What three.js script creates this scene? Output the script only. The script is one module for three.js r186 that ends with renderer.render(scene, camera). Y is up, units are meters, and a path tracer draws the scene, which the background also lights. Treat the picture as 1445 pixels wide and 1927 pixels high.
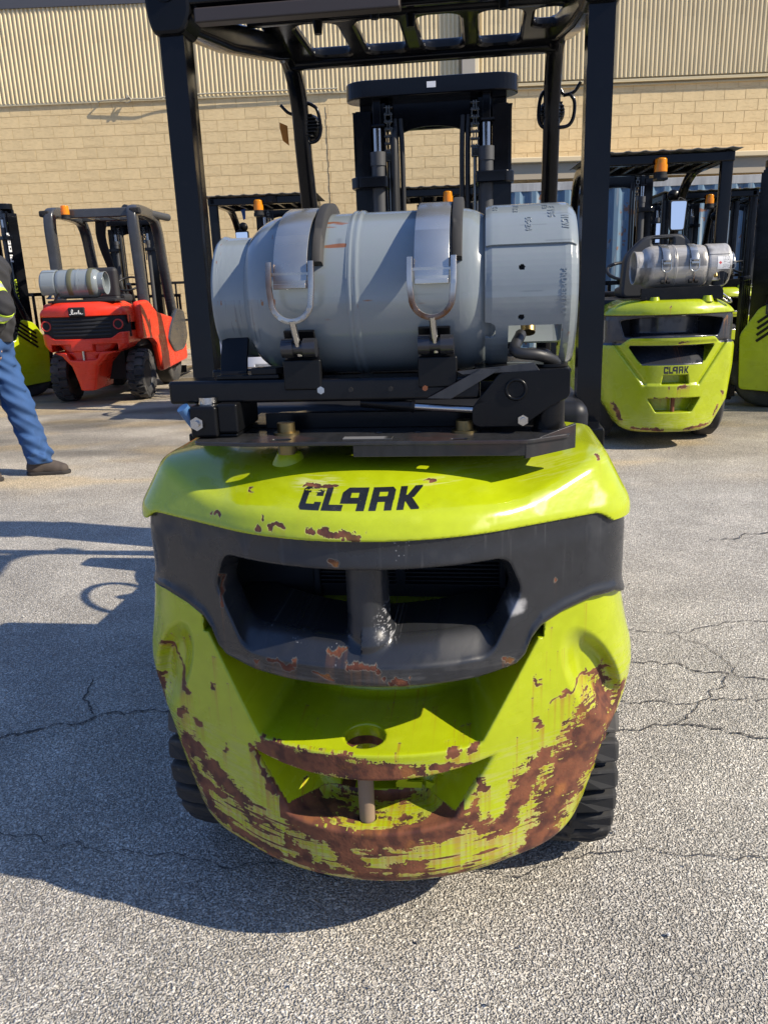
import * as THREE from 'three';
import { mergeGeometries, toCreasedNormals } from 'three/addons/utils/BufferGeometryUtils.js';
import { RoundedBoxGeometry } from 'three/addons/geometries/RoundedBoxGeometry.js';
import { FontLoader } from 'three/addons/loaders/FontLoader.js';
import { TextGeometry } from 'three/addons/geometries/TextGeometry.js';

// ---------------------------------------------------------------- camera, sky, sun, exposure
const scene = new THREE.Scene();
const camera = new THREE.PerspectiveCamera(65.07, 767 / 1024, 0.05, 400);
camera.position.set(0, 1.25, 0);
camera.rotation.set(-16.1 * Math.PI / 180, 0, -2.1 * Math.PI / 180, 'XYZ');
const renderer = new THREE.WebGLRenderer({ antialias: true });
renderer.toneMapping = THREE.LinearToneMapping;
renderer.toneMappingExposure = 1.5;
renderer.shadowMap.enabled = true;
const SUN_EL = 37, SUN_AZ = 20;                       // azimuth: degrees behind the camera, measured from the right-hand side
const se = SUN_EL * Math.PI / 180, sa = SUN_AZ * Math.PI / 180;
const sunDir = new THREE.Vector3(Math.cos(se) * Math.cos(sa), Math.sin(se), Math.cos(se) * Math.sin(sa));
{ // clear winter sky: deep blue overhead, paler towards the horizon and round the sun
  const w = 256, h = 128, d = new Float32Array(w * h * 4), v = new THREE.Vector3();
  for (let j = 0; j < h; j++) for (let i = 0; i < w; i++) {
    const el = ((j + 0.5) / h - 0.5) * Math.PI, az = ((i + 0.5) / w - 0.5) * 2 * Math.PI, k = (j * w + i) * 4; v.set(Math.cos(el) * Math.cos(az), Math.sin(el), Math.cos(el) * Math.sin(az));
    const y = Math.max(0, v.y), t = Math.pow(1 - y, 3.2), g = Math.pow(Math.max(0, v.dot(sunDir)), 8) * 0.28 + Math.pow(Math.max(0, v.dot(sunDir)), 60) * 0.5;
    d[k] = 0.095 + 0.21 * t + g; d[k + 1] = 0.19 + 0.22 * t + g * 0.96; d[k + 2] = 0.46 + 0.18 * t + g * 0.86; d[k + 3] = 1;
  }
  const t = new THREE.DataTexture(d, w, h, THREE.RGBAFormat, THREE.FloatType); t.mapping = THREE.EquirectangularReflectionMapping; t.magFilter = t.minFilter = THREE.LinearFilter; t.needsUpdate = true; scene.background = t; scene.environment = t;
}
const sun = new THREE.DirectionalLight(new THREE.Color(1, 0.90, 0.75), 5);
sun.position.copy(sunDir).multiplyScalar(40); sun.castShadow = true; sun.shadow.radius = 1;
Object.assign(sun.shadow.camera, { left: -16, right: 16, top: 16, bottom: -16, near: 1, far: 90 });
sun.shadow.mapSize.set(4096, 4096);
sun.target.position.set(0, 0, -5); sun.position.add(sun.target.position);
scene.add(sun, sun.target);

// ---------------------------------------------------------------- noise and textures
const rngOf = s => () => { s |= 0; s = s + 0x6D2B79F5 | 0; let t = Math.imul(s ^ s >>> 15, 1 | s); t = t + Math.imul(t ^ t >>> 7, 61 | t) ^ t; return ((t ^ t >>> 14) >>> 0) / 4294967296; };
const h2 = (x, y) => { let h = Math.imul(x, 374761393) + Math.imul(y, 668265263) | 0; h = Math.imul(h ^ h >>> 13, 1274126177); return ((h ^ h >>> 16) >>> 0) / 4294967296; };
const fl = Math.floor, cl = (v, a = 0, b = 1) => v < a ? a : v > b ? b : v, mix = (a, b, t) => a + (b - a) * t;
const ss = (a, b, v) => { const t = cl((v - a) / (b - a)); return t * t * (3 - 2 * t); };
const wrap = (i, p) => p ? ((i % p) + p) % p : i;
function n2(x, y, p = 0) { const i = fl(x), j = fl(y), u = x - i, v = y - j, a = u * u * (3 - 2 * u), b = v * v * (3 - 2 * v), i0 = wrap(i, p), i1 = wrap(i + 1, p), j0 = wrap(j, p), j1 = wrap(j + 1, p); return mix(mix(h2(i0, j0), h2(i1, j0), a), mix(h2(i0, j1), h2(i1, j1), a), b); }
function fbm(x, y, o = 4, p = 0) { let s = 0, a = 0.5, t = 0; for (let k = 0; k < o; k++) { s += a * n2(x + k * 17, y + k * 31, p); t += a; a *= 0.5; x *= 2; y *= 2; p *= 2; } return s / t; }
const enc = v => 255 * (v <= 0.0031308 ? 12.92 * v : 1.055 * Math.pow(v, 1 / 2.4) - 0.055);
function tex(w, h, fn, srgb = false, repeat = null) {
  const d = new Uint8Array(w * h * 4);
  for (let j = 0; j < h; j++) for (let i = 0; i < w; i++) {
    const c = fn((i + 0.5) / w, (j + 0.5) / h, i, j), k = (j * w + i) * 4;
    if (typeof c === 'number') { d[k] = d[k + 1] = d[k + 2] = cl(c) * 255; } else for (let m = 0; m < 3; m++) d[k + m] = srgb ? enc(cl(c[m])) : cl(c[m]) * 255;
    d[k + 3] = 255;
  }
  const t = new THREE.DataTexture(d, w, h, THREE.RGBAFormat);
  t.magFilter = THREE.LinearFilter; t.minFilter = THREE.LinearMipmapLinearFilter; t.generateMipmaps = true;
  t.wrapS = t.wrapT = repeat === false ? THREE.ClampToEdgeWrapping : THREE.RepeatWrapping;
  if (srgb) t.colorSpace = THREE.SRGBColorSpace;
  t.needsUpdate = true; return t;
}
const rep = (t, s, sy = s) => { const c = t.clone(); c.repeat.set(s, sy); c.needsUpdate = true; return c; };
const mat = (r, g, b, rough = 0.5, o = {}) => { const m = new THREE.MeshPhysicalMaterial({ roughness: rough, side: THREE.DoubleSide, ...o }); m.color.setRGB(r, g, b); return m; };

// shared wear maps, one metre per tile
const roughWear = tex(512, 512, (u, v) => { const n = fbm(u * 8, v * 8, 5, 8), s = fbm(u * 4, v * 40, 3, 4); return 0.42 + 0.5 * (n - 0.35) + 0.25 * (s - 0.5); });
const wearColor = (r, g, b, amt, dr, dg, db) => tex(512, 512, (u, v) => {
  const n = fbm(u * 8 + 3, v * 8, 5, 8), f = fbm(u * 64, v * 64, 2, 64), k = cl((n - 0.45) * 3) * amt + cl((f - 0.8) * 8) * amt * 0.8, m = 0.88 + 0.24 * fbm(u * 16, v * 16, 3, 16);
  return [mix(r, dr, k) * m, mix(g, dg, k) * m, mix(b, db, k) * m];
}, true);
const white = [1, 1, 1];
const M = {
  black: mat(1, 1, 1, 0.6, { specularIntensity: 0.4, map: wearColor(0.0045, 0.0048, 0.0055, 0.10, 0.04, 0.037, 0.033), roughnessMap: roughWear }),
  blackGloss: mat(1, 1, 1, 0.36, { specularIntensity: 0.5, map: wearColor(0.0035, 0.0038, 0.005, 0.05, 0.04, 0.038, 0.036), roughnessMap: roughWear }),
  rubber: mat(1, 1, 1, 0.92, { map: wearColor(0.026, 0.026, 0.026, 0.75, 0.10, 0.093, 0.082) }),
  hose: mat(0.012, 0.012, 0.012, 0.5),
  charcoal: mat(0.014, 0.015, 0.018, 0.45, { specularIntensity: 0.6 }),
  greyPlastic: mat(0.05, 0.052, 0.055, 0.55),
  steel: mat(0.46, 0.45, 0.43, 0.32, { metalness: 1, roughnessMap: roughWear }),
  zinc: mat(1, 1, 1, 0.5, { metalness: 0.75, roughnessMap: roughWear, map: tex(256, 256, (u, v) => { const n = fbm(u * 10, v * 10, 4, 10), k = cl((fbm(u * 6 + 9, v * 6, 5, 6) - 0.6) * 7); return [mix(0.24 + 0.3 * n, 0.12, k), mix(0.245 + 0.3 * n, 0.055, k), mix(0.235 + 0.28 * n, 0.025, k)]; }, true) }),
  zincDark: mat(0.18, 0.17, 0.15, 0.35, { metalness: 1, roughnessMap: roughWear }),
  rust: mat(1, 1, 1, 0.95, { map: tex(256, 256, (u, v) => { const n = fbm(u * 10, v * 10, 5, 10); return [0.09 + 0.16 * n, 0.035 + 0.05 * n, 0.02 + 0.015 * n]; }, true) }),
  brass: mat(0.24, 0.18, 0.08, 0.42, { metalness: 1 }),
  lime: mat(1, 1, 1, 0.62, { map: wearColor(0.37, 0.44, 0.005, 0.16, 0.22, 0.27, 0.06), roughnessMap: roughWear }),
  red: mat(1, 1, 1, 0.65, { map: wearColor(0.72, 0.034, 0.009, 0.08, 0.35, 0.05, 0.03), roughnessMap: roughWear }),
  amber: mat(1.0, 0.36, 0.01, 0.15, { transmission: 0.45, thickness: 0, ior: 1.45 }),
  whitePaint: mat(0.62, 0.62, 0.6, 0.4),
  mirror: mat(0.85, 0.86, 0.88, 0.03, { metalness: 1 }),
  glass: mat(0.9, 0.95, 0.95, 0.05, { transmission: 1, thickness: 0 }),
  seat: mat(0.018, 0.018, 0.02, 0.65),
  dark: mat(0.006, 0.006, 0.007, 0.8),
  blueHandle: mat(0.05, 0.13, 0.28, 0.35),
};

// ---------------------------------------------------------------- geometry helpers
const V = (x, y, z) => new THREE.Vector3(x, y, z);
const arr = a => V(a[0], a[1], a[2]);
const box = (x0, x1, y0, y1, z0, z1, r = 0.004) => { const w = x1 - x0, h = y1 - y0, d = z1 - z0; const g = r > 0 ? new RoundedBoxGeometry(w, h, d, 2, Math.min(r, w * 0.49, h * 0.49, d * 0.49)) : new THREE.BoxGeometry(w, h, d); return g.translate((x0 + x1) / 2, (y0 + y1) / 2, (z0 + z1) / 2); };
const rod = (a, b, r, r2 = r, seg = 16, open = false) => { const A = arr(a), B = arr(b), d = B.clone().sub(A), g = new THREE.CylinderGeometry(r2, r, d.length(), seg, 1, open); g.applyQuaternion(new THREE.Quaternion().setFromUnitVectors(V(0, 1, 0), d.clone().normalize())); return g.translate((A.x + B.x) / 2, (A.y + B.y) / 2, (A.z + B.z) / 2); };
const tube = (pts, r, n = 32, seg = 10, closed = false) => new THREE.TubeGeometry(new THREE.CatmullRomCurve3(pts.map(arr), closed, 'centripetal'), n, r, seg, closed);
const prism = (poly, depth, bevel = 0.003, holes = []) => {      // polygon in xy, extruded along z from 0 to depth
  const s = new THREE.Shape(poly.map(p => new THREE.Vector2(p[0], p[1])));
  for (const h of holes) s.holes.push(h);
  const g = new THREE.ExtrudeGeometry(s, { depth: Math.max(1e-4, depth - 2 * bevel), bevelEnabled: bevel > 0, bevelSize: bevel, bevelThickness: bevel, bevelSegments: 2, bevelOffset: -bevel, curveSegments: 20 });
  return g.translate(0, 0, bevel);
};
const circ = (x, y, r) => { const p = new THREE.Path(); p.absarc(x, y, r, 0, Math.PI * 2, true); return p; };
const rrect = (x0, x1, y0, y1, r) => { const p = new THREE.Path(); p.moveTo(x0 + r, y0); p.lineTo(x1 - r, y0); p.absarc(x1 - r, y0 + r, r, -Math.PI / 2, 0); p.lineTo(x1, y1 - r); p.absarc(x1 - r, y1 - r, r, 0, Math.PI / 2); p.lineTo(x0 + r, y1); p.absarc(x0 + r, y1 - r, r, Math.PI / 2, Math.PI); p.lineTo(x0, y0 + r); p.absarc(x0 + r, y0 + r, r, Math.PI, Math.PI * 1.5); return p; };
const roundPoly = (pts, r, n = 5) => { const out = [], N = pts.length; for (let i = 0; i < N; i++) { const p = pts[i], a = pts[(i + N - 1) % N], b = pts[(i + 1) % N], la = Math.hypot(a[0] - p[0], a[1] - p[1]), lb = Math.hypot(b[0] - p[0], b[1] - p[1]), q = Math.min(r, la * 0.45, lb * 0.45), A = [p[0] + (a[0] - p[0]) / la * q, p[1] + (a[1] - p[1]) / la * q], B = [p[0] + (b[0] - p[0]) / lb * q, p[1] + (b[1] - p[1]) / lb * q]; for (let k = 0; k <= n; k++) { const t = k / n, u = 1 - t; out.push([u * u * A[0] + 2 * u * t * p[0] + t * t * B[0], u * u * A[1] + 2 * u * t * p[1] + t * t * B[1]]); } } return out; };
const rectProf = (w, h, r = 0.008) => roundPoly([[-w / 2, -h / 2], [w / 2, -h / 2], [w / 2, h / 2], [-w / 2, h / 2]], r, 4);
function sweep(prof, pts, side = [1, 0, 0], smooth = 0, scale = null) {   // profile swept along a path; 'side' is the profile's x axis
  let P = pts.map(arr);
  if (smooth) P = new THREE.CatmullRomCurve3(P, false, 'centripetal').getPoints(smooth);
  const S0 = arr(side), pos = [], idx = [], n = prof.length, N = P.length;
  P.forEach((p, i) => {
    const t = P[Math.min(i + 1, N - 1)].clone().sub(P[Math.max(i - 1, 0)]).normalize(), y = t.clone().cross(S0).normalize(), x = y.clone().cross(t).normalize(), k = scale ? scale(i / (N - 1)) : 1;
    for (const q of prof) pos.push(p.x + (x.x * q[0] + y.x * q[1]) * k, p.y + (x.y * q[0] + y.y * q[1]) * k, p.z + (x.z * q[0] + y.z * q[1]) * k);
  });
  for (let i = 0; i < N - 1; i++) for (let j = 0; j < n; j++) { const a = i * n + j, b = i * n + (j + 1) % n; idx.push(a, a + n, b, b, a + n, b + n); }
  for (const [o, f] of [[0, 1], [(N - 1) * n, 0]]) for (let j = 1; j < n - 1; j++) f ? idx.push(o, o + j, o + j + 1) : idx.push(o, o + j + 1, o + j);
  const g = new THREE.BufferGeometry(); g.setAttribute('position', new THREE.Float32BufferAttribute(pos, 3)); g.setIndex(idx); g.computeVertexNormals();
  return toCreasedNormals(g, 0.6);
}
const lathe = (prof, seg = 48) => new THREE.LatheGeometry(prof.map(p => new THREE.Vector2(p[0], p[1])), seg);
const move = (g, x, y, z) => g.translate(x, y, z);
function boxUV(g) {
  const p = g.attributes.position, n = g.attributes.normal, uv = new Float32Array(p.count * 2);
  for (let i = 0; i < p.count; i += 3) {
    let ax = 0, ay = 0, az = 0; for (let k = 0; k < 3; k++) { ax += Math.abs(n.getX(i + k)); ay += Math.abs(n.getY(i + k)); az += Math.abs(n.getZ(i + k)); }
    for (let k = 0; k < 3; k++) { const x = p.getX(i + k), y = p.getY(i + k), z = p.getZ(i + k), q = (i + k) * 2; if (ax >= ay && ax >= az) { uv[q] = z; uv[q + 1] = y; } else if (ay >= az) { uv[q] = x; uv[q + 1] = z; } else { uv[q] = x; uv[q + 1] = y; } }
  }
  g.setAttribute('uv', new THREE.BufferAttribute(uv, 2)); return g;
}
function join(geoms, keep = false) {
  const list = geoms.map(g => { let q = g.index ? g.toNonIndexed() : g; for (const k of Object.keys(q.attributes)) if (!['position', 'normal', 'uv'].includes(k)) q.deleteAttribute(k); if (!q.attributes.normal) q.computeVertexNormals(); return keep && q.attributes.uv ? q : boxUV(q); });
  return list.length > 1 ? mergeGeometries(list) : list[0];
}
const used = {};
const numbered = n => { used[n] = (used[n] ?? -1) + 1; return used[n] ? n + '_' + String(used[n]).padStart(3, '0') : n; };
function obj(name, geoms, m, parent = scene, keep = false) {
  const o = new THREE.Mesh(Array.isArray(geoms) ? join(geoms, keep) : geoms, m); o.name = parent === scene ? numbered(name) : name; o.castShadow = o.receiveShadow = true; parent.add(o); return o;
}
function thing(name, label, category, [x, y, z] = [0, 0, 0], turn = 0, group) {
  const o = new THREE.Group(); o.name = numbered(name); o.position.set(x, y, z); o.rotation.y = turn * Math.PI / 180; o.userData = { label, category }; if (group) o.userData.group = group; scene.add(o); return o;
}
function dup(root, pos, turn, label, scale = 1) { const r = root.clone(); r.name = numbered(root.userData.base || root.name); r.userData = { ...root.userData, label }; r.position.set(...pos); r.rotation.y = turn * Math.PI / 180; scene.add(r); return r; }

// signed-distance modelling
const smax = (a, b, k) => { const h = Math.max(k - Math.abs(a - b), 0) / k; return Math.max(a, b) + h * h * k * 0.25; };
const smin = (a, b, k) => -smax(-a, -b, k);
function sdf(f, lo, hi, h, uvf) {
  const nx = Math.ceil((hi[0] - lo[0]) / h) + 1, ny = Math.ceil((hi[1] - lo[1]) / h) + 1, nz = Math.ceil((hi[2] - lo[2]) / h) + 1, F = new Float32Array(nx * ny * nz), B = 4;
  const id = (i, j, k) => (k * ny + j) * nx + i, X = i => lo[0] + i * h, Y = j => lo[1] + j * h, Z = k => lo[2] + k * h;
  for (let k = 0; k < nz; k += B) for (let j = 0; j < ny; j += B) for (let i = 0; i < nx; i += B) {
    const d = f(X(i + 1.5), Y(j + 1.5), Z(k + 1.5)), far = Math.abs(d) > h * 6.5;
    for (let c = k; c < Math.min(k + B, nz); c++) for (let b = j; b < Math.min(j + B, ny); b++) for (let a = i; a < Math.min(i + B, nx); a++) F[id(a, b, c)] = far ? d : f(X(a), Y(b), Z(c));
  }
  const vid = new Int32Array(nx * ny * nz).fill(-1), pos = [], idx = [];
  for (let k = 0; k < nz - 1; k++) for (let j = 0; j < ny - 1; j++) for (let i = 0; i < nx - 1; i++) {
    const o = id(i, j, k); let s = 0; const v = [F[o], F[o + 1], F[o + nx], F[o + nx + 1], F[o + nx * ny], F[o + nx * ny + 1], F[o + nx * ny + nx], F[o + nx * ny + nx + 1]];
    for (let q = 0; q < 8; q++) if (v[q] < 0) s++;
    if (s === 0 || s === 8) continue;
    let x = 0, y = 0, z = 0, n = 0;
    for (let a = 0; a < 8; a++) for (const m of [1, 2, 4]) { const b = a | m; if (b === a || (v[a] < 0) === (v[b] < 0)) continue; const t = v[a] / (v[a] - v[b]); x += (a & 1) + (m === 1 ? t : 0); y += (a >> 1 & 1) + (m === 2 ? t : 0); z += (a >> 2 & 1) + (m === 4 ? t : 0); n++; }
    vid[o] = pos.length / 3; pos.push(X(i + x / n), Y(j + y / n), Z(k + z / n));
  }
  const quad = (a, b, c, d, fl) => { if (a < 0 || b < 0 || c < 0 || d < 0) return; fl ? idx.push(a, b, c, a, c, d) : idx.push(a, c, b, a, d, c); };
  for (let k = 1; k < nz - 1; k++) for (let j = 1; j < ny - 1; j++) for (let i = 1; i < nx - 1; i++) {
    const o = id(i, j, k), s = F[o] < 0;
    if (s !== (F[o + 1] < 0)) quad(vid[o - nx - nx * ny], vid[o - nx * ny], vid[o], vid[o - nx], s);
    if (s !== (F[o + nx] < 0)) quad(vid[o - 1 - nx * ny], vid[o - 1], vid[o], vid[o - nx * ny], s);
    if (s !== (F[o + nx * ny] < 0)) quad(vid[o - 1 - nx], vid[o - nx], vid[o], vid[o - 1], s);
  }
  const n = pos.length / 3, nor = new Float32Array(n * 3), uv = new Float32Array(n * 2), e = h * 0.3;
  for (let i = 0; i < n; i++) {
    let x = pos[i * 3], y = pos[i * 3 + 1], z = pos[i * 3 + 2], gx, gy, gz;
    for (let t = 0; t < 3; t++) {
      gx = (f(x + e, y, z) - f(x - e, y, z)) / (2 * e); gy = (f(x, y + e, z) - f(x, y - e, z)) / (2 * e); gz = (f(x, y, z + e) - f(x, y, z - e)) / (2 * e);
      if (t === 2) break; const g2 = Math.max(gx * gx + gy * gy + gz * gz, 0.2), d = cl(f(x, y, z), -h, h) / g2; x -= gx * d; y -= gy * d; z -= gz * d;
    }
    const l = Math.hypot(gx, gy, gz) || 1; pos[i * 3] = x; pos[i * 3 + 1] = y; pos[i * 3 + 2] = z; nor[i * 3] = gx / l; nor[i * 3 + 1] = gy / l; nor[i * 3 + 2] = gz / l;
    const q = uvf ? uvf(x, y, z) : [Math.abs(gx / l) > 0.7 ? z : x, Math.abs(gy / l) > 0.7 ? z : y]; uv[i * 2] = q[0]; uv[i * 2 + 1] = q[1];
  }
  const g = new THREE.BufferGeometry(); g.setAttribute('position', new THREE.Float32BufferAttribute(pos, 3)); g.setAttribute('normal', new THREE.BufferAttribute(nor, 3)); g.setAttribute('uv', new THREE.BufferAttribute(uv, 2)); g.setIndex(idx); return g;
}
const cap = (p, a, b, ra, rb = ra) => { const bx = b[0] - a[0], by = b[1] - a[1], bz = b[2] - a[2], px = p[0] - a[0], py = p[1] - a[1], pz = p[2] - a[2], t = cl((px * bx + py * by + pz * bz) / (bx * bx + by * by + bz * bz)); return Math.hypot(px - bx * t, py - by * t, pz - bz * t) - mix(ra, rb, t); };
const seg2 = (x, y, a, b, c, d) => { const u = c - a, v = d - b, t = cl(((x - a) * u + (y - b) * v) / (u * u + v * v)); return Math.hypot(x - a - u * t, y - b - v * t); };
const lerpT = (tab, x) => { if (x <= tab[0][0]) return tab[0][1]; for (let i = 1; i < tab.length; i++) if (x <= tab[i][0]) return mix(tab[i - 1][1], tab[i][1], (x - tab[i - 1][0]) / (tab[i][0] - tab[i - 1][0])); return tab[tab.length - 1][1]; };
const CRACKS = [
  [[[-1.9, -1.55], [-1.35, -1.95], [-1.0, -2.15], [-0.75, -2.2], [-0.45, -2.2]], 0.006], [[[-0.98, -2.45], [-0.97, -2.3], [-0.9, -2.2]], 0.005],
  [[[-1.2, -1.72], [-0.8, -1.62], [-0.3, -1.5], [0.1, -1.45], [0.5, -1.5], [0.9, -1.47], [1.4, -1.45]], 0.0025], [[[0.55, -2.35], [0.8, -2.42], [1.1, -2.3], [1.6, -2.1]], 0.005], [[[0.5, -2.0], [0.8, -2.02], [1.1, -1.93], [1.6, -1.95]], 0.005], [[[0.55, -2.2], [0.85, -2.14], [1.15, -2.16]], 0.004], [[[0.8, -2.02], [0.95, -2.15], [1.1, -2.3]], 0.004],
  [[[0.6, -2.75], [1.0, -2.62], [1.35, -2.7], [1.9, -2.5]], 0.003], [[[1.0, -2.62], [1.1, -2.45], [1.1, -2.3]], 0.003], [[[0.35, -1.05], [0.7, -0.98], [1.0, -1.02]], 0.0022], [[[-0.75, -1.05], [-0.45, -0.98], [-0.2, -1.0], [0.1, -0.92]], 0.0022], [[[-0.42, -0.98], [-0.4, -0.8], [-0.44, -0.65]], 0.002], [[[1.5, -3.6], [2.2, -3.8], [3, -3.7]], 0.007],
];

// ---------------------------------------------------------------- the yard
{
  const TILE = 2.2, N = 2048, hgt = new Float32Array(N * N), tone = new Float32Array(N * N);
  const stones = (u, v, K, w) => {                            // loose-packed chips of uneven size in a dark binder: [height, tone]
    const x = u * K + (n2(u * K * 0.8, v * K * 0.8, K * 0.8) - 0.5) * w, y = v * K + (n2(u * K * 0.8 + 40, v * K * 0.8, K * 0.8) - 0.5) * w, a = fl(x), b = fl(y); let best = 0, tn = 0;
    for (let q = -1; q < 2; q++) for (let p = -1; p < 2; p++) { const c = wrap(a + p, K), e = wrap(b + q, K), r1 = h2(c, e + 900), an = h2(c + 77, e) * 3.14, dx = a + p + h2(c, e) - x, dy = b + q + h2(c + 500, e) - y, ca = Math.cos(an), sn = Math.sin(an), u1 = dx * ca + dy * sn, v1 = (dy * ca - dx * sn) * (1.15 + 0.6 * r1), r = 0.30 + 0.52 * h2(c + 13, e + 5), d = 1 - (u1 * u1 + v1 * v1) / (r * r); if (d > 0) { const hh = (0.35 + 0.65 * r1) * Math.min(1, d * 2.2); if (hh > best) { best = hh; tn = h2(c + 31, e + 71); } } }
    return [best, tn];
  };
  for (let j = 0; j < N; j++) for (let i = 0; i < N; i++) {
    const u = i / N, v = j / N, k = j * N + i, A = stones(u, v, 420, 0.9), B = stones(u, v, 660, 0.9); const big = A[0] > B[0] * 0.75;
    hgt[k] = Math.max(A[0], B[0] * 0.75) * 0.85 + 0.15 * n2(u * 1000, v * 1000); tone[k] = big ? A[1] : B[1];
  }
  const map = tex(N, N, (u, v, i, j) => { const k = j * N + i, n = fbm(u * 14, v * 14, 4, 14), t = tone[k], st = ss(0.08, 0.5, hgt[k]); const g = mix(0.15, 0.30 + 0.40 * t * t, st) * (0.8 + 0.4 * n), w = (h2(fl(t * 9999), 3) - 0.4) * 0.06; return [g * (1.08 + w), g * 1.01, g * (0.87 - w)]; }, true);
  const bump = tex(N, N, (u, v, i, j) => hgt[j * N + i]);
  const m = mat(1, 1, 1, 0.93, { map, bumpMap: bump, bumpScale: 0.0065, vertexColors: true });
  const xs = [], zs = []; for (let x = -60; x <= 60;) { xs.push(x); x += Math.abs(x) < 5 ? 0.06 : Math.abs(x) < 12 ? 0.25 : 4; }
  for (let z = 6; z >= -60;) { zs.push(z); z -= z > -11 ? 0.06 : z > -20 ? 0.25 : 4; }
  const pos = [], uv = [], col = [], idx = [], nx = xs.length;
  for (const z of zs) for (const x of xs) {
    const big = fbm(x * 0.35 + 20, z * 0.5 + 20, 5), mid = fbm(x * 1.6 + 50, z * 2.6, 4), fine = fbm(x * 6, z * 6, 3);
    const far = ss(-4.4, -5.6, z), stain = cl((fbm(x * 0.9 + 7, z * 2.2 + 3, 5) - 0.5) * 5) * far, oil = ss(-5.8, -6.6, z) * cl((fbm(x * 0.7 + 3, z * 1.1, 4) - 0.42) * 4);
    let s = 0.98 + 0.36 * (big - 0.5) + 0.2 * (mid - 0.5) + 0.16 * (fine - 0.5); s *= 1 - 0.32 * stain - 0.42 * oil + far * 0.06;
    const w = far * (0.05 + 0.12 * cl((fbm(x * 1.3 + 31, z * 3 + 11, 4) - 0.48) * 5));
    pos.push(x, 0.006 * (fbm(x * 0.8, z * 0.8, 2) - 0.5), z); uv.push(x / TILE, z / TILE); col.push(s * (1 + w), s, s * (1 - w * 1.6));
  }
  for (let j = 0; j < zs.length - 1; j++) for (let i = 0; i < nx - 1; i++) { const a = j * nx + i; idx.push(a, a + 1, a + nx, a + 1, a + nx + 1, a + nx); }
  const g = new THREE.BufferGeometry(); g.setAttribute('position', new THREE.Float32BufferAttribute(pos, 3)); g.setAttribute('uv', new THREE.Float32BufferAttribute(uv, 2)); g.setAttribute('color', new THREE.Float32BufferAttribute(col, 3)); g.setIndex(idx); g.computeVertexNormals();
  const ground = obj('asphalt_ground', g, m); ground.userData.kind = 'structure';
  // cracks: narrow ragged ribbons of dark, dirty joint
  const R = rngOf(5), crackMat = mat(0.06, 0.055, 0.05, 1);
  const crack = (pts, w) => {
    const c = new THREE.CatmullRomCurve3(pts.map(p => V(p[0], 0, p[1]))).getPoints(pts.length * 34), P = [], I = [];
    c.forEach((p, i) => { const q = c[Math.min(i + 1, c.length - 1)].clone().sub(c[Math.max(i - 1, 0)]).normalize(), o = (fbm(p.x * 16, p.z * 16, 3) - 0.5) * 0.07, t = i / (c.length - 1), ww = w * 0.5 * (0.2 + 1.6 * R()) * Math.min(1, t * 8 + 0.2, (1 - t) * 8 + 0.2); P.push(p.x - q.z * (o + ww), 0.0045, p.z + q.x * (o + ww), p.x - q.z * (o - ww), 0.0045, p.z + q.x * (o - ww)); });
    for (let i = 0; i < c.length - 1; i++) I.push(2 * i, 2 * i + 1, 2 * i + 2, 2 * i + 1, 2 * i + 3, 2 * i + 2);
    const q = new THREE.BufferGeometry(); q.setAttribute('position', new THREE.Float32BufferAttribute(P, 3)); q.setAttribute('uv', new THREE.Float32BufferAttribute(P.filter((_, i) => i % 3 !== 1), 2)); q.setIndex(I); q.computeVertexNormals(); return q;
  };
  for (const [pts, w] of CRACKS) obj('crack', crack(pts, w), crackMat, ground);
  // loose grit lying on the asphalt
  const st = new THREE.IcosahedronGeometry(1, 0), im = new THREE.InstancedMesh(st, mat(1, 1, 1, 0.9), 1400), Q = new THREE.Matrix4(), c = new THREE.Color();
  for (let i = 0; i < 1400; i++) {
    const x = (R() - 0.5) * 9, z = -0.5 - R() * R() * 8, s = 0.0015 + 0.004 * R() * R();
    Q.compose(V(x, s * 0.4 + 0.004, z), new THREE.Quaternion().setFromEuler(new THREE.Euler(R() * 6, R() * 6, R() * 6)), V(s, s * (0.5 + 0.5 * R()), s * (0.7 + 0.6 * R()))); im.setMatrixAt(i, Q);
    const t = 0.14 + 0.4 * R(); im.setColorAt(i, c.setRGB(t * 1.03, t, t * 0.93));
  }
  im.name = 'loose_grit'; im.castShadow = im.receiveShadow = true; im.userData = { kind: 'stuff', label: 'loose stone grit scattered over the asphalt', category: 'grit' }; scene.add(im);
}

// ---------------------------------------------------------------- the near forklift's counterweight
const PHI = Math.asin(0.24 / 0.45), SP = Math.sin(PHI), CP = Math.cos(PHI);
const planQ = (x, z, hw, k = 0.06) => { const ax = Math.abs(x), w = z + 0.45; const d = ax * CP < w * SP ? Math.hypot(ax, w) - 0.45 : ax * SP + w * CP - 0.45; return smax(d, ax - hw, k); };
const HW = [[0.10, 0.325], [0.18, 0.386], [0.24, 0.416], [0.31, 0.445], [0.38, 0.468], [0.44, 0.492], [0.5, 0.505], [0.54, 0.502], [0.6, 0.486], [0.66, 0.474], [0.7, 0.470]];
const hwLow = y => (lerpT(HW, y - 0.012) + lerpT(HW, y) + lerpT(HW, y + 0.012)) / 3;
const BANDLOW = [[0, 0.588], [0.12, 0.588], [0.2, 0.590], [0.262, 0.598], [0.277, 0.612], [0.288, 0.64], [0.305, 0.66], [0.345, 0.677], [0.4, 0.69], [0.44, 0.688], [0.47, 0.672], [0.5, 0.655]];
const bandLow = (x, z) => lerpT(BANDLOW, Math.abs(x) + Math.max(0, -0.2 - z) * 0.25);
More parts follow.
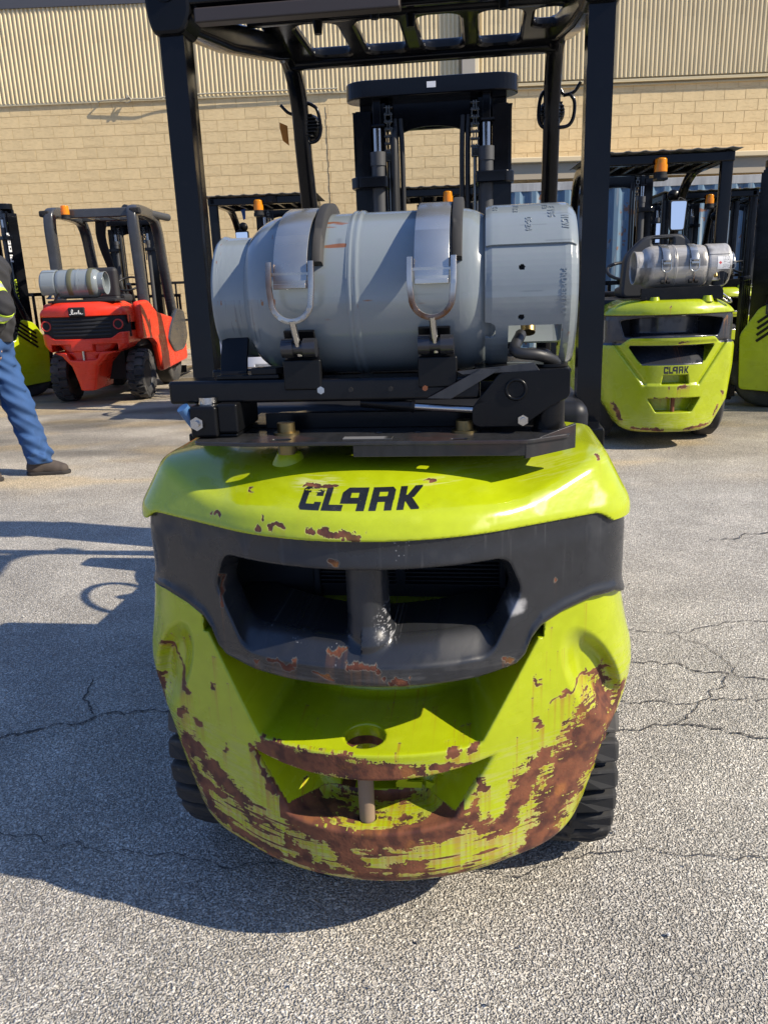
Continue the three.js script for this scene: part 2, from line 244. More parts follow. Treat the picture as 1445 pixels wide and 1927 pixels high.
const openPoly = (x, y, f) => { const ax = Math.abs(x + 0.0), top = y - 0.79 - f * 0.35 + ax * ax * 0.0, bot = 0.664 - f * 1.15 - y; const s1 = (ax - 0.252 - f * 0.6) * 0.93 + (y - 0.735) * 0.36, s2 = (ax - 0.246 - f * 0.6) * 0.90 - (y - 0.725) * 0.44; return smax(smax(top, bot, 0.008), smax(s1, s2, 0.012), 0.02); };
function lowerBody(x, y, z) {
  const yb = bandLow(x, z); const ddr = Math.hypot((Math.abs(x) - 0.408 + (y - 0.53) * 0.4) / 0.045, (y - 0.53) / 0.10); let q = planQ(x, z, hwLow(y), 0.09) + 0.026 * ss(1.15, 0.4, ddr) + 0.014 * ss(yb + 0.002, yb + 0.02, y) + 0.004;
  // long flank bevel: the outer flank stands a little proud of the centre between the ribs
  let d = smax(q, 0.176 - y, 0.045); d = Math.max(d, y - 0.845, -0.52 - z);
  const ax = Math.abs(x), dep = -q;
  // shallow dish in each flank
  
  // wide recess above the shelf
  let r1 = smax((ax - 0.279 + (0.597 - y) * 0.56 + dep * 0.16) * 0.87, 0.4575 + 0.012 * ss(0, 0.2, dep) - y, 0.008); r1 = smax(r1, y - 0.66, 0.01); r1 = smax(r1, dep - 0.21 + (y - 0.46) * 0.35, 0.03); d = smax(d, -r1, 0.006);
  // tow-pin recess with the flared inner faces
  const ly = 0.297 + x * x * 0.6; let r2 = smax(ly - y, y - 0.404 - x * x * 0.45, 0.012); r2 = smax(r2, (ax - 0.214 + (0.41 - y) * 0.62 + dep * 0.55) * 0.80, 0.008); r2 = smax(r2, dep - 0.115, 0.02); d = smax(d, -r2, 0.008);
  d = Math.max(d, -Math.max(Math.abs(x + 0.013) - 0.056, Math.abs(y - 0.345) - 0.034, dep - 0.24));          // square slot behind the pin
  d = smax(d, -Math.max(Math.hypot(x + 0.008, z + 0.064) - 0.036, 0.40 - y, y - 0.6), 0.006);                 // round hole in the shelf
  d = Math.max(d, -Math.max(Math.hypot(x + 0.008, z + 0.05) - 0.017, 0.2 - y, y - 0.6));                      // bore for the pin
  d = Math.max(d, -Math.max(ax - 0.31, Math.abs(y - 0.735) - 0.10, z - 0.2, -0.45 - z));                     // hollow behind the grille
  return d;
}
function grilleBand(x, y, z) {
  const yb = bandLow(x, z), b = (y - yb - 0.012) / 0.012, flank = ss(0.26, 0.29, Math.abs(x)); const q0 = planQ(x - 0.008, z, 0.456), q = q0 - 0.006 * Math.exp(-b * b) * flank + 0.003 * ss(0.80, 0.84, y), dep = -q0;
  const edge = (yb - y) * (1 - 0.3 * flank);
  let d = smax(smax(q, edge, 0.014), y - 0.862, 0.004); d = Math.max(d, dep - 0.065, -0.5 - z);
  let sill = smax(smax(q, edge, 0.02), smax(y - 0.664, Math.abs(x) - 0.285, 0.02), 0.02); sill = Math.max(sill, dep - 0.2);
  d = Math.min(d, sill);
  const f = 0.034 * ss(-0.055, 0.012, q0); d = smax(d, -Math.max(openPoly(x, y, f), dep - 0.5), 0.006);
  let strut = Math.max(Math.hypot((x - 0.008) * 0.95, (z + 0.075) * 0.8) - 0.035 - 0.012 * ss(0.69, 0.655, y) * (x > 0 ? 1 : 0.2), 0.63 - y, y - 0.82, -0.15 - z);
  return smin(d, strut, 0.007);
}
function topCap(x, y, z) {
  const low = 0.849 - 0.05 * ss(0.395, 0.475, Math.abs(x) + Math.max(0, -0.2 - z) * 0.35);
  const q = planQ(x - 0.006, z, 0.461, 0.055);
  let d = smax((q - 0.004) * 0.889 + (y - 0.853) * 0.457, (q + 0.012) * 0.402 + (y - 0.886 - 0.046 * ss(0.24, 0.47, Math.abs(x))) * 0.916, 0.011);
  d = smax(d, y - 0.947 - 0.014 * ss(0.25, 0.4, Math.abs(x)), 0.022); d = smax(d, smax(q - 0.005, low - y, 0.006), 0.006); return Math.max(d, -0.52 - z);
}
const cwUV = (x, y, z) => { const ax0 = Math.abs(x), dp = -planQ(x, z, hwLow(y), 0.09) - 0.004; if (ax0 < 0.3 && dp > 0.012) { if (y > 0.44 && y < 0.476) return [(x + 0.65) / 1.3, (0.37 + dp) / 0.8]; if (y > 0.28 && y < 0.42) return [(x + 0.65) / 1.3, (y < 0.298 + 0.012 + x * x * 0.6 ? 0.20 + dp : y + 0.15) / 0.8]; }
  const ax = Math.abs(x), k = ss(0.34, 0.44, ax); return [(x + Math.sign(x) * k * Math.max(0, -0.2 - z) * 0.9 + 0.65) / 1.3, (y - 0.1) / 0.8]; };
const capUV = (x, y, z) => { const q = planQ(x, z, 0.475, 0.05); return [(x + 0.55) / 1.1, (y - 0.85 + Math.max(0, -q - 0.01) * 0.9) / 0.55]; };
const RUST = [[.517,.478,.491,.404,.010],[.5,.44,.45,.34,.012],[.455,.472,.42,.427,.034],[.42,.427,.355,.32,.046],[.355,.32,.316,.225,.032],[.312,.395,.278,.346,.018],[.278,.346,.244,.275,.024],[.391,.518,.446,.519,.005],[.301,.466,.311,.457,.006],[.204,.379,.206,.368,.009],[.187,.346,.191,.311,.009],[.177,.309,.205,.284,.014],[.008,.3,.158,.309,.018],[.28,.2,.306,.195,.014],[-.133,.293,.007,.277,.02],[.007,.277,.139,.288,.016],[-.053,.259,-.016,.207,.016],[.048,.221,.091,.224,.014],[-.148,.311,-.194,.369,.006],[-.224,.425,-.184,.35,.004],[-.197,.44,-.112,.43,.016],[-.112,.43,.049,.42,.022],[.049,.42,.096,.43,.012],[.118,.425,.178,.424,.005],[.146,.452,.15,.452,.009],[.183,.45,.187,.452,.01],
  [-.52,.49,-.49,.4,.012],[-.5,.43,-.43,.31,.012],[-.436,.566,-.399,.521,.005],[-.392,.523,-.388,.495,.006],[-.39,.483,-.376,.483,.008],[-.362,.429,-.349,.423,.007],[-.39,.436,-.407,.417,.008],[-.392,.369,-.339,.338,.021],[-.339,.338,-.263,.297,.018],[-.409,.355,-.339,.227,.010],[-.367,.288,-.305,.282,.007],[-.264,.29,-.252,.279,.008],[-.339,.227,-.208,.211,.009],[-.208,.211,-.076,.209,.009],[-.254,.26,-.179,.271,.004],[-.158,.25,-.153,.246,.009],[-.076,.209,.042,.197,.008],[-.137,.239,-.098,.192,.01],[.3,.56,.303,.55,.004],[.33,.5,.4,.53,.003],[-.3,.53,-.299,.52,.004],[-.29,.40,-.286,.39,.005],[.42,.51,.47,.53,.004]];
const DARKRUST = [[-.056,.644,-.036,.643,.0045],[-.082,.611,-.05,.608,.004],[-.168,.618,-.12,.62,.0045],[-.2,.614,-.19,.61,.003],[-.037,.817,-.031,.818,.006],[.06,.604,.066,.599,.007],[.03,.606,.034,.603,.004],[.247,.619,.251,.612,.004],[-.267,.755,-.265,.7,.003],[-.02,.625,.02,.627,.004],[.33,.74,.331,.739,.004],[.30,.655,.31,.652,.004]];
const CAPRUST = [[-.094,.143,-.041,.138,.006],[-.048,.012,.006,.009,.007],[-.07,.014,-.065,.014,.006],[-.141,.016,-.126,.016,.004],[-.165,.01,-.16,.01,.004],[-.254,.022,-.251,.019,.004],[-.262,.022,-.261,.018,.004],[.109,.148,.122,.138,.004],[.35,.29,.375,.28,.008],[.404,.119,.408,.11,.004],[-.2,.11,-.198,.10,.004],[-.16,.03,-.158,.028,.004]];
function paintMaps(w, h, W, H, uo, vo, o) {       // colour, roughness and relief of worn paint; u,v in metres
  const R = new Float32Array(w * h), S = new Float32Array(w * h);
  for (let j = 0; j < h; j++) for (let i = 0; i < w; i++) {
    const x = i / w * W + uo, y = j / h * H + vo, a = fbm(x * 38, y * 38, 4), b = fbm(x * 150 + 9, y * 150, 3), wx = x + (fbm(x * 60 + 5, y * 60, 3) - 0.5) * 0.03, wy = y + (fbm(x * 60, y * 60 + 8, 3) - 0.5) * 0.022;
    let k = -1; for (const s of o.rust) { if (Math.abs(wx - s[0]) > 0.22) continue; const d = 1 - seg2(wx, wy, s[0], s[1], s[2], s[3]) / s[4]; if (d > k) k = d; }
    const streak = o.streak ? (fbm(x * 14, y * 190, 4) - 0.5) * o.streak(x, y) * 3.1 : 0;
    R[j * w + i] = ss(0.02, 0.10, Math.max(k + (o.grow || 0) + (a - 0.5) * (o.amp || 1.35) + (b - 0.5) * 0.9 + (fbm(x * 420, y * 420, 2) - 0.5) * 0.7 + (o.streak ? (fbm(x * 34 + 7, y * 240, 3) - 0.5) * 1.5 : 0), streak + (b - 0.5) * 0.35 + (o.bias ? o.bias(x, y, a) : -1)));
  }
  for (let i = 0; i < w; i++) { let s = 0; for (let j = h - 1; j >= 0; j--) { const k = j * w + i, n = n2(i / w * W * 260, 3); s = Math.max(s * (1 - H / h / (0.012 + 0.05 * n * n)), R[k] * (0.1 + 0.9 * n)); S[k] = s; } }
  const at = (i, j) => R[cl(j, 0, h - 1) * w + cl(i, 0, w - 1)];
  const map = tex(w, h, (u, v, i, j) => {
    const x = u * W + uo, y = v * H + vo, r = at(i, j), n = fbm(x * 60, y * 60, 4), f = fbm(x * 400, y * 400, 2), edge = Math.max(at(i - 3, j), at(i + 3, j), at(i, j - 3), at(i, j + 3)) * (1 - r);
    const c = o.base(x, y, n, f); const sc = fbm(x * 24 + 4, y * 260, 3), wear = o.wear ? o.wear(x, y) * ss(0.38, 0.66, sc + (n - 0.5) * 0.5) : 0;
    for (let m = 0; m < 3; m++) c[m] = mix(c[m], o.worn[m], wear * 0.8);
    const st = S[j * w + i] * (1 - r) * (o.amp ? 0.2 : 0.75), rs = [0.30, 0.115, 0.02]; for (let m = 0; m < 3; m++) c[m] = mix(mix(c[m], rs[m], st), o.chip[m], edge * 0.2);
    const rr = 0.06 + 0.10 * n, bright = ss(0.62, 0.8, fbm(x * 26 + 70, y * 26, 4)); const core = 0.45 + 0.75 * ss(0.3, 0.62, fbm(x * 45 + 20, y * 45, 3)); const rc = [rr * core + 0.03 * f + (o.amp ? 0.04 : 0.07) * bright, rr * core * 0.36 + 0.03 * bright, rr * core * 0.13 + 0.003]; for (let m = 0; m < 3; m++) c[m] = mix(c[m], rc[m], r);
    if (o.ink) { const q = o.ink(x, y) * (1 - 0.9 * r); for (let m = 0; m < 3; m++) c[m] = mix(c[m], [0.012, 0.013, 0.016][m], q); }
    return c;
  }, true, false);
  const rough = tex(w >> 1, h >> 1, (u, v, i, j) => { const x = u * W + uo, y = v * H + vo, sc = fbm(x * 30, y * 180, 3), n = fbm(x * 20 + 2, y * 20, 4); return mix(o.gloss + 0.28 * ss(0.5, 0.75, n) + (o.wear ? 0.35 * o.wear(x, y) * ss(0.4, 0.7, sc) : 0), 0.93, at(i * 2, j * 2)); }, false, false);
  const bump = tex(w, h, (u, v, i, j) => { const x = u * W + uo, y = v * H + vo, r = at(i, j); return 0.6 * (1 - r) + r * 0.35 * fbm(x * 300, y * 300, 2) + 0.16 * fbm(x * 90, y * 90, 3) + 0.5 * fbm(x * 11, y * 11, 2); }, false, false);
  return mat(1, 1, 1, 1, { map, roughnessMap: rough, bumpMap: bump, bumpScale: 0.0011, clearcoat: o.coat || 0, clearcoatRoughness: 0.12 });
}
// lettering of the maker's mark, each letter in a unit square
const inR = (x, y, a, b, c, d) => x >= a && x <= b && y >= c && y <= d;
const GLYPH = {
  C: (x, y) => (inR(x, y, 0, 1, 0, 1) && !inR(x, y, 0.3, 1, 0.27, 0.73) || inR(x, y, 0.68, 1, 0.60, 0.8) || inR(x, y, 0.68, 1, 0.2, 0.36)) && x + y > 0.12 && x + 1 - y > 0.12,
  L: (x, y) => inR(x, y, 0, 0.32, 0, 1) || inR(x, y, 0, 1, 0, 0.26),
  A: (x, y) => (inR(x, y, 0, 1, 0, 1) && !inR(x, y, 0.36, 0.66, 0.56, 0.76) && !inR(x, y, -0.1, 0.68, -0.1, 0.30)) && x + 1 - y > 0.22,
  R: (x, y) => (inR(x, y, 0, 0.32, 0, 1) || (inR(x, y, 0, 1, 0.36, 1) && !inR(x, y, 0.32, 0.68, 0.6, 0.78) && !(x > 0.85 && y < 0.42)) || inR(x, y, 0.62 + 0.1 * (0.4 - y), 0.98, 0, 0.42)) && (1 - x) + 1 - y > 0.14,
  K: (x, y) => inR(x, y, 0, 0.32, 0, 1) || (y >= 0 && y <= 1 && y > 0.5 && Math.abs(x - (0.30 + (y - 0.45) * 0.75 + 0.15)) < 0.20 && x < 1) || (y >= 0 && y <= 0.56 && Math.abs(x - (0.40 + (0.5 - y) * 0.9)) < 0.21 && x < 1.02) || inR(x, y, 0.2, 0.6, 0.4, 0.62),
};
const LAY = [['C', 0, 0.185], ['L', 0.2, 0.375], ['A', 0.345, 0.56], ['R', 0.595, 0.785], ['K', 0.82, 1.0]];
const logo = (u, v) => { if (u < 0 || u > 1 || v < 0 || v > 1) return 0; for (const [g, a, b] of LAY) if (GLYPH[g]((u - a) / (b - a), v)) return 1; return 0; };
const logoAA = (u, v, e) => (logo(u - e, v) + logo(u + e, v) + logo(u, v - e * 3) + logo(u, v + e * 3)) / 4;

const limeBase = (x, y, n, f) => { const k = (0.86 + 0.14 * n) * (0.86 + 0.28 * fbm(x * 7 + 50, y * 7, 4)); return [0.375 * k, 0.445 * k, 0.004 + 0.004 * n]; };
const paint = {
  lower: paintMaps(2000, 1240, 1.3, 0.8, -0.65, 0.1, { rust: RUST, grow: 0.16, gloss: 0.20, coat: 0.2, chip: [0.42, 0.45, 0.16], worn: [0.36, 0.37, 0.11], base: limeBase,
    streak: (x, y) => (y > 0.297 && Math.abs(x) < 0.2 ? 0 : 1.35) * ss(0.42, 0.24, y) * (0.75 + 0.4 * ss(0.1, 0.35, Math.abs(x))) * (1 - 0.6 * ss(0.1, 0.3, x)), wear: (x, y) => Math.max(ss(0.42, 0.24, y), 0.8 * ss(0.40, 0.5, Math.abs(x)) * ss(0.62, 0.5, y), 0.5 * ss(0.46, 0.42, y)),
    bias: (x, y, a) => -0.60 + 0.25 * ss(0.45, 0.2, y) + 0.5 * ss(0.44, 0.5, Math.abs(x)) * ss(0.55, 0.42, y) + 0.5 * ss(0.235, 0.195, y) * ss(0.45, 0.6, a) + (y > 0.297 && y < 0.405 && Math.abs(x) < 0.17 ? 0.55 + 0.9 * (fbm(x * 16 + 3, y * 22, 3) - 0.45) : 0) }),
  band: paintMaps(2000, 1240, 1.3, 0.8, -0.65, 0.1, { rust: DARKRUST, amp: 0.7, gloss: 0.27, chip: [0.3, 0.27, 0.2], worn: [0.12, 0.12, 0.12],
    base: (x, y, n, f) => { const k = 0.85 + 0.3 * n, d = ss(0.66, 0.9, fbm(x * 120, y * 7, 3)) * 0.02 * ss(0.7, 0.8, y), ch = ss(0.80, 0.86, fbm(x * 240, y * 240, 2)) * ss(0.66, 0.75, fbm(x * 12 + 2, y * 12, 3)) * 0.2, sc = Math.max(ss(0.022, 0.006, Math.hypot(x - 0.263, (y - 0.71) * 1.1) + (n - 0.5) * 0.02), ss(0.03, 0.01, Math.hypot((x - 0.045) * 1.0, (y - 0.69) * 0.7)) * ss(0.62, 0.72, f)) * 0.3; return [0.019 * k + d + ch + sc, 0.0205 * k + d + ch + sc, 0.024 * k + d + ch + sc]; },
    wear: (x, y) => 0.35 * ss(0.64, 0.59, y) }),
  cap: paintMaps(2000, 1000, 1.1, 0.55, -0.55, 0, { rust: CAPRUST, amp: 0.6, gloss: 0.16, coat: 0.3, chip: [0.5, 0.5, 0.3], worn: [0.5, 0.52, 0.2], base: limeBase, wear: (x, y) => 0.25 * ss(0.72, 0.8, fbm(x * 5, y * 9, 3)) + 0.9 * ss(0.045, 0.02, Math.hypot((x + 0.075) * 0.8, y - 0.142)) + 0.6 * ss(0.04, 0.015, Math.hypot((x - 0.125) * 0.7, (y - 0.143) * 2)),
    ink: (x, y) => { const c = cl((fbm(x * 130, y * 130, 3) - 0.5) * 9 + 4.6 - 5 * ss(0.035, 0.0, Math.hypot(x + 0.07, y - 0.142) - 0.008), 0, 1); return logoAA((x + 0.0985 - (y - 0.06) * 0.04) / 0.2005, (y - 0.059) / 0.0765, 0.0022) * c; } }),
};

// ---------------------------------------------------------------- shared forklift pieces
function makeTyre(par, x, y, z, r, w, lugs, hub = 0.55, m = M.rubber) {
  const wheel = obj('wheel', [rod([-w * 0.36, 0, 0], [w * 0.36, 0, 0], r * hub, r * hub, 32)], M.dark, par); wheel.position.set(x, y, z);
  const rr = Math.min(0.03, w * 0.2), b = r - (lugs ? 0.022 : 0.004), P = [[r * hub, -w * 0.42], [r * 0.72, -w * 0.5], [b - rr, -w * 0.5], [b, -w * 0.5 + rr], [b, w * 0.5 - rr], [b - rr, w * 0.5], [r * 0.72, w * 0.5], [r * hub, w * 0.42]];
  const gs = [lathe(P, 64).rotateZ(Math.PI / 2)];
  if (lugs) for (let i = 0; i < lugs; i++) for (const s of [-1, 1]) {
    const a = (i + (s > 0 ? 0.5 : 0)) / lugs * Math.PI * 2, pitch = Math.PI * 2 * r / lugs, L = pitch * 0.74;
    const sh = roundPoly([[-0.006, -L * 0.34], [w * 0.20, -L * 0.5], [w * 0.505, -L * 0.5], [w * 0.505, L * 0.5], [w * 0.24, L * 0.5], [-0.006, L * 0.62]], 0.008, 2).map(p => [p[0] * s, p[1]]);
    const g = prism(sh, 0.040, 0.006); const p = g.attributes.position;   // x across, y along, z out
    for (let k = 0; k < p.count; k++) { const px = p.getX(k), t = a + p.getY(k) / r, sh2 = Math.max(0, Math.abs(px) - w * 0.36) * 0.45, rad = r - 0.034 + p.getZ(k) * 0.85 - sh2; p.setXYZ(k, px, Math.cos(t) * rad, Math.sin(t) * rad); }
    g.computeVertexNormals(); gs.push(g);
  }
  obj('tyre', gs, m, wheel);
  obj('rim', [lathe([[r * 0.16, 0], [r * 0.2, w * 0.1], [r * 0.4, w * 0.06], [r * hub - 0.01, w * 0.3], [r * hub + 0.008, w * 0.44]], 40).rotateZ(x > 0 ? -Math.PI / 2 : Math.PI / 2)], M.greyPlastic, wheel);
  return wheel;
}
function addBeacon(par, x, y, z, s = 1) {
  const b = obj('beacon', [rod([x, y, z], [x, y + 0.02 * s, z], 0.052 * s, 0.05 * s, 24), rod([x, y + 0.018 * s, z], [x, y + 0.045 * s, z], 0.044 * s, 0.046 * s, 24)], M.dark, par);
  obj('lens', [lathe([[0.047 * s, 0], [0.048 * s, 0.05 * s], [0.043 * s, 0.054 * s], [0.044 * s, 0.088 * s], [0.038 * s, 0.098 * s], [0, 0.1 * s]], 24).translate(x, y + 0.045 * s, z), rod([x, y + 0.05 * s, z], [x, y + 0.11 * s, z], 0.016 * s, 0.016 * s, 12)], M.amber, b);
}
function addChain(par, x, y0, y1, z) {
  const gs = [], n = Math.round((y1 - y0) / 0.026);
  for (let i = 0; i < n; i++) { const y = y0 + (i + 0.5) * 0.026; for (const s of i % 2 ? [-0.012, 0.012] : [-0.005, 0.005]) gs.push(box(x + s - 0.0025, x + s + 0.0025, y - 0.019, y + 0.019, z - 0.011, z + 0.011, 0.002)); gs.push(rod([x - 0.017, y + 0.012, z], [x + 0.017, y + 0.012, z], 0.005, 0.005, 8)); }
  obj('chain', gs, M.zincDark, par);
}
function addMast(par, zc, top, o = {}) {
  const k = M.blackGloss, w = o.w || 0.295, gs = [], g2 = [];
  const mast = obj('mast', [box(-w + 0.004, w - 0.004, top - 0.16, top - 0.06, zc - 0.05, zc - 0.02)], k, par); obj('cross_tie', [box(-w, w, 0.28, 0.36, zc - 0.06, zc + 0.02)], k, mast);
  const C = (s, x0, x1, d) => prism([[x0 * s, -d], [x1 * s, -d], [x1 * s, -d + 0.018], [(x0 + 0.014) * s, -d + 0.022], [(x0 + 0.014) * s, d - 0.022], [x1 * s, d - 0.018], [x1 * s, d], [x0 * s, d]], top - 0.12 - 0.06, 0.003).rotateX(-Math.PI / 2).translate(0, 0.08, zc);
  for (const s of [-1, 1]) { obj('outer_rail', [C(s, w, w - 0.06, 0.075)], k, mast); obj('inner_rail', [C(s, w - 0.075, w - 0.115, 0.062).translate(0, 0.03, -0.004)], k, mast); }
  // head plate with rounded ends, and the arched tie plate under it
  const sh = []; for (let i = 0; i <= 16; i++) { const a = -Math.PI / 2 + Math.PI * i / 16; sh.push([w - 0.05 + 0.088 * Math.cos(a), 0.085 * Math.sin(a)]); } for (let i = 0; i <= 16; i++) { const a = Math.PI / 2 + Math.PI * i / 16; sh.push([-w + 0.05 + 0.088 * Math.cos(a), 0.085 * Math.sin(a)]); }
  obj('head_plate', [prism(sh, 0.062, 0.005).rotateX(-Math.PI / 2).translate(0, top - 0.062, zc + 0.03)], k, mast);
  const t = [[-0.152, 0], [-0.152, -0.155]]; for (let i = 0; i <= 14; i++) { const u = i / 14; t.push([-0.14 + 0.28 * u, -0.15 + 0.04 * Math.pow(Math.sin(Math.PI * u), 0.5)]); } t.push([0.152, -0.155], [0.152, 0]);
  obj('tie_plate', [prism(t, 0.02, 0.003).translate(0, top - 0.05, zc + 0.02)], k, mast);
  for (const s of [-1, 1]) {
    obj('lift_cylinder', [rod([s * 0.212, 0.15, zc + 0.07], [s * 0.212, top - 0.26, zc + 0.07], 0.027, 0.027, 24), rod([s * 0.212, top - 0.30, zc + 0.07], [s * 0.212, top - 0.25, zc + 0.07], 0.031, 0.031, 24)], M.greyPlastic, mast);
    obj('piston_rod', [rod([s * 0.212, top - 0.26, zc + 0.07], [s * 0.212, top - 0.165, zc + 0.07], 0.018, 0.018, 20)], M.steel, mast);
    obj('rod_bracket', [box(s * 0.212 - 0.016, s * 0.212 + 0.016, top - 0.17, top - 0.06, zc + 0.05, zc + 0.075), rod([s * 0.212 - 0.02, top - 0.155, zc + 0.075], [s * 0.212 + 0.03, top - 0.155, zc + 0.075], 0.008)], k, mast);
    addChain(mast, s * 0.168, top - 0.27, top - 0.1, zc + 0.06);
    obj('chain_anchor', [rod([s * 0.168, top - 0.5, zc + 0.06], [s * 0.168, top - 0.27, zc + 0.06], 0.007), box(s * 0.168 - 0.014, s * 0.168 + 0.014, top - 0.285, top - 0.25, zc + 0.05, zc + 0.072)], M.zincDark, mast);
    obj('stub_plate', [prism(roundPoly([[0.172, -0.075], [0.172, 0.06], [0.29, 0.06], [0.318, 0.03], [0.318, -0.045], [0.29, -0.075]], 0.012).map(p => [p[0] * s, p[1]]), 0.042, 0.004).rotateX(-Math.PI / 2).translate(0, top - 0.385, zc + 0.055)], k, mast);
    for (const q of [0.118, 0.140]) obj('hose', [tube([[s * q, 0.5, zc + 0.05], [s * q, 1.2, zc + 0.05], [s * q, top - 0.22, zc + 0.05], [s * (q + 0.004), top - 0.13, zc + 0.045]], 0.010, 20, 8)], M.hose, mast);
  }
  obj('hose', [tube([[-0.152, 0.6, zc + 0.06], [-0.15, 1.2, zc + 0.07], [-0.148, top - 0.28, zc + 0.07], [-0.146, top - 0.17, zc + 0.05], [-0.14, top - 0.13, zc + 0.01]], 0.015, 30, 10)], M.hose, mast);
  // carriage with forks, lowered
  obj('carriage', [box(-0.5, 0.5, 0.42, 0.52, zc - 0.17, zc - 0.13), box(-0.5, 0.5, 0.10, 0.2, zc - 0.17, zc - 0.13), ...[-0.5, -0.25, 0, 0.25, 0.5].map(x => box(x - 0.015, x + 0.015, 0.5, 1.15, zc - 0.165, zc - 0.135)), box(-0.52, 0.52, 1.13, 1.17, zc - 0.17, zc - 0.13)], k, mast);
  for (const s of [-1, 1]) obj('fork', [box(s * 0.3 - 0.06, s * 0.3 + 0.06, 0.05, 0.6, zc - 0.22, zc - 0.17), box(s * 0.3 - 0.06, s * 0.3 + 0.06, 0.045, 0.09, zc - 1.25, zc - 0.2, 0.01)], M.black, mast);
  return mast;
}
const font = await new FontLoader().loadAsync('fonts/droid/droid_sans_bold.typeface.json');
const text = (s, size, depth) => new TextGeometry(s, { font, size, depth, curveSegments: 4, bevelEnabled: false });
function markGeo(w, h, depth) {           // the maker's mark as solid letters
  const gs = [], rc = (a, b, c, d) => gs.push(box(a * w, b * w, c * h, d * h, 0, depth, 0));
  const put = (x0, x1, list) => list.forEach(q => rc(mix(x0, x1, q[0]), mix(x0, x1, q[1]), q[2], q[3]));
  put(0, 0.185, [[0, 0.3, 0, 1], [0.3, 1, 0, 0.27], [0.3, 1, 0.73, 1], [0.68, 1, 0.27, 0.36], [0.68, 1, 0.6, 0.73]]);
  put(0.2, 0.375, [[0, 0.32, 0, 1], [0.32, 1, 0, 0.26]]); put(0.345, 0.56, [[0.68, 1, 0, 1], [0, 0.33, 0.3, 1], [0.33, 0.68, 0.3, 0.52], [0.33, 0.68, 0.78, 1]]);
  put(0.595, 0.785, [[0, 0.32, 0, 1], [0.32, 1, 0.78, 1], [0.66, 1, 0.42, 0.78], [0.32, 0.66, 0.4, 0.6], [0.64, 0.98, 0, 0.42]]);
  put(0.82, 1, [[0, 0.32, 0, 1], [0.32, 0.6, 0.38, 0.64], [0.55, 0.95, 0.6, 1], [0.55, 0.98, 0, 0.42]]);
  return gs;
}

// ---------------------------------------------------------------- gas cylinders
function shell(R, x0, x1, a0, a1, hole, thick, nx = 30, na = 120) {   // part of a tube about the x axis; hole(x, a) leaves cells out
  const pos = [], idx = [], keep = (i, j) => i >= 0 && j >= 0 && i < nx && j < na && !hole(mix(x0, x1, (i + 0.5) / nx), mix(a0, a1, (j + 0.5) / na));
  const P = (i, j, s) => { const x = mix(x0, x1, i / nx), a = mix(a0, a1, j / na), r = (typeof R === 'function' ? R(x, a) : R) - s * thick; return [x, Math.cos(a) * r, Math.sin(a) * r]; };
  const quad = (a, b, c, d) => { const n = pos.length / 3; pos.push(...a, ...b, ...c, ...d); idx.push(n, n + 1, n + 2, n, n + 2, n + 3); };
  for (let i = 0; i < nx; i++) for (let j = 0; j < na; j++) if (keep(i, j)) {
    quad(P(i, j, 0), P(i + 1, j, 0), P(i + 1, j + 1, 0), P(i, j + 1, 0)); quad(P(i, j, 1), P(i, j + 1, 1), P(i + 1, j + 1, 1), P(i + 1, j, 1));
    if (!keep(i - 1, j)) quad(P(i, j, 0), P(i, j + 1, 0), P(i, j + 1, 1), P(i, j, 1)); if (!keep(i + 1, j)) quad(P(i + 1, j, 0), P(i + 1, j, 1), P(i + 1, j + 1, 1), P(i + 1, j + 1, 0));
    if (!keep(i, j - 1)) quad(P(i, j, 0), P(i, j, 1), P(i + 1, j, 1), P(i + 1, j, 0)); if (!keep(i, j + 1)) quad(P(i, j + 1, 0), P(i + 1, j + 1, 0), P(i + 1, j + 1, 1), P(i, j + 1, 1));
  }
  const g = new THREE.BufferGeometry(); g.setAttribute('position', new THREE.Float32BufferAttribute(pos, 3)); g.setIndex(idx); return toCreasedNormals(g, 0.5);
}
const ax2 = (pr, seg = 96) => lathe(pr, seg).rotateZ(-Math.PI / 2);         // lathe about the x axis: profile is [radius, x]
